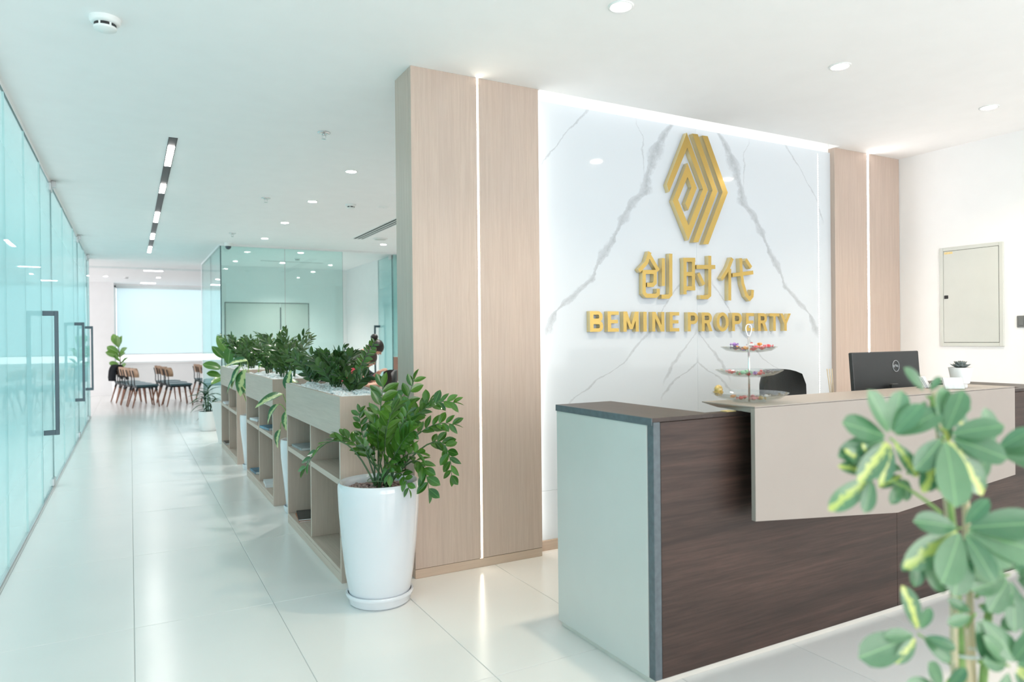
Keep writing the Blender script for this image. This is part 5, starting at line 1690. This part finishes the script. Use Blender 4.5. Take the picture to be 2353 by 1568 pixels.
umbrella_leaf(ux(2240, 1380), ux(2280, 1330), ux(2300, 1318, -.02), None,
              [(165, .3, 108, 2), (190, .4, 96, 0), (30, .3, 100, 0), (60, .3, 85, 0), (330, .4, 90, 2), (260, .5, 100, 0), (220, .5, 90, 2), (5, .5, 100, 0), (120, .3, 60, 0)], ru)
umbrella_leaf(ux(2215, 1450), ux(2230, 1430), ux(2212, 1400, -.03), None,
              [(150, .2, 62, 0), (190, .3, 60, 0), (310, .3, 110, 0), (280, .3, 90, 2), (35, .2, 80, 0)], ru)
umbrella_leaf(ux(2245, 1530), ux(2260, 1510), ux(2278, 1512, -.04), None,
              [(130, .3, 92, 0), (160, .4, 70, 2), (20, .3, 110, 0), (350, .3, 110, 1), (325, .4, 100, 1), (300, .4, 90, 0), (70, .4, 80, 2), (240, .4, 80, 0)], ru)
umbrella_leaf(ux(2250, 1400), ux(2310, 1380), ux(2352, 1395, -.02), None, [(100, .2, 90, 0), (150, .3, 80, 2), (200, .3, 80, 0), (250, .3, 90, 0), (30, .3, 80, 0), (300, .3, 90, 2)], ru)
umbrella_leaf(ux(2190, 1560), ux(2170, 1570), ux(2150, 1582, -.02), None, [(120, .3, 80, 2), (160, .3, 90, 0), (60, .3, 60, 0), (200, .4, 80, 0), (330, .3, 60, 0)], ru)

# ------------------------------------------------------------------ office desk and people beyond the planters
t = thing('office_desk', 'pale office desk with drawer unit where two people work', 'desk', (2.62, 8.15, 0))
obj('desk_top', MB().rbox(0, 1.5, 0, 1.1, .705, .73, .003), 'desk_wood_pale', t)
ped = obj('drawer_unit', MB().rbox(.27, .65, .03, .6, .06, .70, .003), 'paper_white', t)
for k in range(3):
    dr = obj('drawer', MB().rbox(.28, .64, .018, .03, .08 + k * .205, .275 + k * .205, .002), 'paper_white', ped)
obj('handle', MB().tube([(.42, .02, .62), (.42, -.002, .62), (.50, -.002, .62), (.50, .02, .62)], .004, 6), 'black_metal', ped)
for x, y in ((.04, 1.05), (1.46, .05), (1.46, 1.05)):
    obj('leg', MB().rbox(x - .02, x + .02, y - .02, y + .02, 0, .705, .002), 'satin_steel', t)
o = thing('desk_screen', 'brown board divider standing behind the office desk', 'divider', (3.25, 9.42, 0))
obj('board', MB().rbox(0, 1.2, 0, .03, .1, 1.06, .003), 'brown_board', o)
obj('foot', MB().rbox(.1, .14, -.12, .15, 0, .1, .003).rbox(1.06, 1.1, -.12, .15, 0, .1, .003), 'satin_steel', o)
oc = office_chair('office_chair', 'black office chair turned side-on at the office desk beyond the planters', (2.47, 7.86, 0), math.radians(-94))
oc.scale = (.88, .88, .88)


def skin_part(name, V, E, mat, parent, root=0, sub=2):
    """V: list of (x, y, z, rx, ry); grown with a Skin modifier along edges E"""
    me = bpy.data.meshes.new(name)
    me.from_pydata([v_[:3] for v_ in V], E, [])
    me.materials.append(MATS[mat])
    o = bpy.data.objects.new(name, me); C.objects.link(o); o.parent = parent
    md = o.modifiers.new('skin', 'SKIN'); md.use_smooth_shade = True; md.branch_smoothing = .3
    lay = me.skin_vertices[0].data if me.skin_vertices else None
    if lay:
        for i, v_ in enumerate(V):
            lay[i].radius = (v_[3], v_[4] if len(v_) > 4 else v_[3])
            lay[i].use_root = (i == root)
    s = o.modifiers.new('sub', 'SUBSURF'); s.levels = sub - 1; s.render_levels = sub
    return o


def finger_chains(V, E, palm_i, wrist, tip_dir, side, up, curl=.2):
    """five fingers of different lengths, each with two knuckle bends, leaving the palm"""
    w = Vector(wrist); d = Vector(tip_dir).normalized(); s = Vector(side).normalized(); u = Vector(up).normalized()
    for k, (off, ln) in enumerate(((-.030, .070), (-.010, .082), (.010, .078), (.030, .062))):
        a = w + d * .085 + s * off
        p = [a, a + d * ln * .45 - u * curl * .3 * ln, a + d * ln * .75 - u * curl * .75 * ln, a + d * ln * .9 - u * curl * 1.15 * ln]
        i0 = len(V)
        for q, r in zip(p, (.0095, .009, .0082, .0065)): V.append((*q, r))
        E += [(palm_i, i0), (i0, i0 + 1), (i0 + 1, i0 + 2), (i0 + 2, i0 + 3)]
    a = w + d * .03 - s * .035
    i0 = len(V)
    for q, r in zip((a, a + d * .03 - s * .022, a + d * .06 - s * .026 - u * .01), (.0115, .010, .0075)): V.append((*q, r))
    E += [(palm_i - 1, i0), (i0, i0 + 1), (i0 + 1, i0 + 2)]


def person(label, loc, rotz, J, top_mat, hair_mat, long_hair, bun, sleeves):
    """J: joints of the pose in local space, the person faces +X"""
    t = thing('person', label, 'person', loc, rotz)
    V, E = [], []

    def add(p, r, r2=None, link=None):
        V.append((*p, r, r2 if r2 else r)); i = len(V) - 1
        if link is not None: E.append((link, i))
        return i
    pel = add(J['pelvis'], .115, .105)
    wai = add(J['waist'], .10, .095, pel)
    che = add(J['chest'], .105, .095, wai)
    nb = add(J['neck'], .052, .052, che)
    hb = add(J['skull'], .085, .088, nb)
    hc = add(J['head'], .104, .106, hb)
    add(J['crown'], .080, .084, hc)
    for s in ('l', 'r'):
        sh = add(J['sh_' + s], .045, None, che)
        el = add(J['el_' + s], .040, None, sh)
        fm = add(Vector(J['el_' + s]).lerp(Vector(J['wr_' + s]), .3), .039, None, el)
        wr = add(J['wr_' + s], .025, .03, fm)
        dv = (Vector(J['hd_' + s]) - Vector(J['wr_' + s])).normalized()
        pm = add(Vector(J['wr_' + s]) + dv * .07, .02, .036, wr)
        upv = Vector(J.get('hu_' + s, (0, 0, 1)))
        finger_chains(V, E, pm, J['wr_' + s], dv, dv.cross(upv) * (1 if s == 'r' else -1), upv, .2 if upv.z > .9 else .5)
        hp = add(J['hip_' + s], .088, None, pel)
        kn = add(J['kn_' + s], .06, None, hp)
        ca = add(Vector(J['kn_' + s]).lerp(Vector(J['an_' + s]), .3), .055, None, kn)
        an = add(J['an_' + s], .036, None, ca)
        add(J['to_' + s], .036, .03, an)
    skin_part('body', V, E, 'skin', t, pel)
    # clothes
    def cloth(name, idx, mat):
        W, F = [], []
        for k, (p, r, r2, ln) in enumerate(idx):
            W.append((*p, r, r2))
            if ln is not None: F.append((ln, k))
        return skin_part(name, W, F, mat, t, 0)
    lerp = lambda a, b_, f: tuple(Vector(J[a]).lerp(Vector(J[b_]), f))
    cloth('top', [(J['pelvis'], .16, .15, None), (J['waist'], .145, .14, 0), (J['chest'], .155, .145, 1), (lerp('chest', 'neck', .92), .078, .075, 2),
                  (J['sh_l'], .075, .075, 2), (lerp('sh_l', 'el_l', sleeves * .6), .056, .056, 4), (lerp('sh_l', 'el_l', sleeves), .052, .052, 5),
                  (J['sh_r'], .075, .075, 2), (lerp('sh_r', 'el_r', sleeves * .6), .056, .056, 7), (lerp('sh_r', 'el_r', sleeves), .052, .052, 8)]
          + ([(lerp('el_l', 'wr_l', .85), .042, .042, 6), (lerp('el_r', 'wr_r', .85), .042, .042, 9)] if sleeves >= 1 else []), top_mat)
    cloth('trousers', [(J['pelvis'], .15, .14, None), (J['hip_l'], .10, .10, 0), (J['kn_l'], .073, .073, 1), (J['an_l'], .055, .055, 2),
                       (J['hip_r'], .10, .10, 0), (J['kn_r'], .073, .073, 4), (J['an_r'], .055, .055, 5)], 'navy_cloth')
    for s in ('l', 'r'):
        a, b_ = Vector(J['an_' + s]), Vector(J['to_' + s])
        obj('shoe', MB().tube([a - (b_ - a) * .4 + Vector((0, 0, -.02)), a + Vector((0, 0, -.012)), b_ + Vector((0, 0, .0)), b_ + (b_ - a) * .35], [.03, .047, .046, .028], 10), 'black_metal', t, True)
    # head details, set in the frame of the head
    H = Vector(J['head']); fw = Vector(J['face']).normalized(); upd = (Vector(J['crown']) - Vector(J['skull'])).normalized()
    lf = upd.cross(fw).normalized(); upd = fw.cross(lf).normalized()
    P = lambda f, l_, u: tuple(H + fw * f + lf * l_ + upd * u)
    nose = MB().tube([P(.070, 0, .012), P(.088, 0, -.012), P(.096, 0, -.026), P(.074, 0, -.034)], [.006, .009, .012, .006], 8)
    obj('nose', nose, 'skin', t, True)
    for sgn in (-1, 1):
        obj('eye', MB().ball(P(.068, sgn * .032, .006), (.012, .012, .009), 10, 6), 'eye_dark', t, True)
        obj('brow', MB().tube([P(.086, sgn * .016, .026), P(.086, sgn * .034, .031), P(.072, sgn * .052, .025)], .0035, 6), hair_mat, t, True)
        obj('ear', MB().ball(P(-.002, sgn * .085, -.005), (.016, .012, .03), 10, 8), 'skin', t, True)
    obj('mouth', MB().tube([P(.064, -.022, -.052), P(.078, 0, -.050), P(.064, .022, -.052)], [.004, .0065, .004], 6), 'lip', t, True)
    # hair cap
    mb = MB()
    NU, NV = 20, 12
    for j in range(NV + 1):
        th = j / NV * PI * .80
        for i in range(NU):
            a = 2 * PI * i / NU
            lim = th * (.62 + .38 * (1 - math.cos(a)) / 2)         # higher hairline at the forehead
            r = 1.0 + .02 * math.sin(a * 7)
            mb.v.append(P(.104 * r * math.sin(lim) * math.cos(a) - .006, .098 * r * math.sin(lim) * math.sin(a), .112 * math.cos(lim) * r + .006))
    for j in range(NV):
        for i in range(NU):
            i2 = (i + 1) % NU
            mb.f.append((j * NU + i, (j + 1) * NU + i, (j + 1) * NU + i2, j * NU + i2)); mb.mi.append(0)
    h = obj('hair', mb, hair_mat, t, True)
    md = h.modifiers.new('thick', 'SOLIDIFY'); md.thickness = .014; md.offset = -1
    if long_hair:
        for k in range(7):
            s_ = -1 + 2 * k / 6
            obj('hair_lock', MB().tube([P(-.07, s_ * .06, .02), P(-.10, s_ * .075, -.06), P(-.09, s_ * .085, -.15), P(-.06, s_ * .09, -.22)], [.035, .04, .036, .012], 8), hair_mat, h, True)
    if bun:
        obj('hair_bun', MB().ball(P(*bun), .048, 14, 10, fn=lambda p: 1 + .06 * math.sin(7 * p[0] + 5 * p[2])), hair_mat, h, True)
    return t


SE = dict(pelvis=(0, 0, .52), waist=(.03, 0, .64), chest=(.12, 0, .83), neck=(.22, 0, .965), skull=(.27, 0, 1.02), head=(.325, 0, 1.075), crown=(.345, 0, 1.13), face=(.85, 0, -.5),
          sh_r=(.15, -.165, .90), el_r=(.29, -.22, .745), wr_r=(.51, -.10, .775), hd_r=(.60, -.04, .767), sh_l=(.15, .165, .90), el_l=(.33, .21, .76), wr_l=(.42, .04, .87), hd_l=(.47, .0, .92), hu_l=(-.6, 0, .6),
          hip_r=(.03, -.10, .50), kn_r=(.42, -.11, .50), an_r=(.40, -.11, .075), to_r=(.52, -.12, .035), hip_l=(.03, .10, .50), kn_l=(.42, .11, .50), an_l=(.40, .11, .075), to_l=(.52, .12, .035))
person('person in a red top with long brown hair seated, forearms on the office desk', (2.24, 8.42, 0), math.radians(-14), SE, 'red_cloth', 'hair_brown', True, None, .55)
SB_ = dict(pelvis=(-.22, 0, .90), waist=(-.13, 0, .98), chest=(.08, 0, 1.08), neck=(.24, 0, 1.15), skull=(.31, 0, 1.17), head=(.37, 0, 1.195), crown=(.40, 0, 1.25), face=(.8, 0, -.6),
           sh_r=(.10, -.17, 1.10), el_r=(.20, -.25, .88), wr_r=(.36, -.2, .766), hd_r=(.45, -.18, .758), sh_l=(.10, .17, 1.10), el_l=(.22, .26, .90), wr_l=(.40, .2, .771), hd_l=(.49, .18, .759),
           hip_r=(-.21, -.10, .87), kn_r=(-.17, -.11, .48), an_r=(-.24, -.11, .075), to_r=(-.12, -.12, .035), hip_l=(-.21, .10, .87), kn_l=(-.17, .11, .48), an_l=(-.24, .11, .075), to_l=(-.12, .12, .035))
pb = person('person in a navy jacket with dark hair in a bun bending over the office desk', (2.47, 9.0, 0), math.radians(-14), SB_, 'navy_cloth', 'hair_black', False, (-.10, 0, .10), 1.0)
obj('collar', MB().tube([(.20 + .055 * math.cos(a), .075 * math.sin(a), 1.135 - .03 * math.cos(a)) for a in [2 * PI * i / 16 for i in range(17)]], .012, 6), 'white_cloth', pb, True)
t = thing('task_chair', 'grey task chair under the seated person in red', 'chair', (2.21, 8.43, 0), math.radians(-14))
obj('seat', MB().rbox(-.2, .24, -.22, .22, .325, .372, .02, 2), 'teal_vinyl', t, True, angle=50)
obj('backrest', MB().rbox(-.27, -.235, -.2, .2, .5, .85, .015, 2), 'teal_vinyl', t, True, angle=50)
obj('post', MB().tube([(0, 0, .06), (0, 0, .33)], .025, 8).tube([(-.15, 0, .33), (-.25, 0, .36), (-.252, 0, .6)], .014, 8), 'dark_plastic', t, True)
for k in range(5):
    a = k * 2 * PI / 5
    obj('base_arm', MB().tube([(0, 0, .08), (.26 * math.cos(a), .26 * math.sin(a), .03)], [.024, .03], 8), 'dark_plastic', t, True)
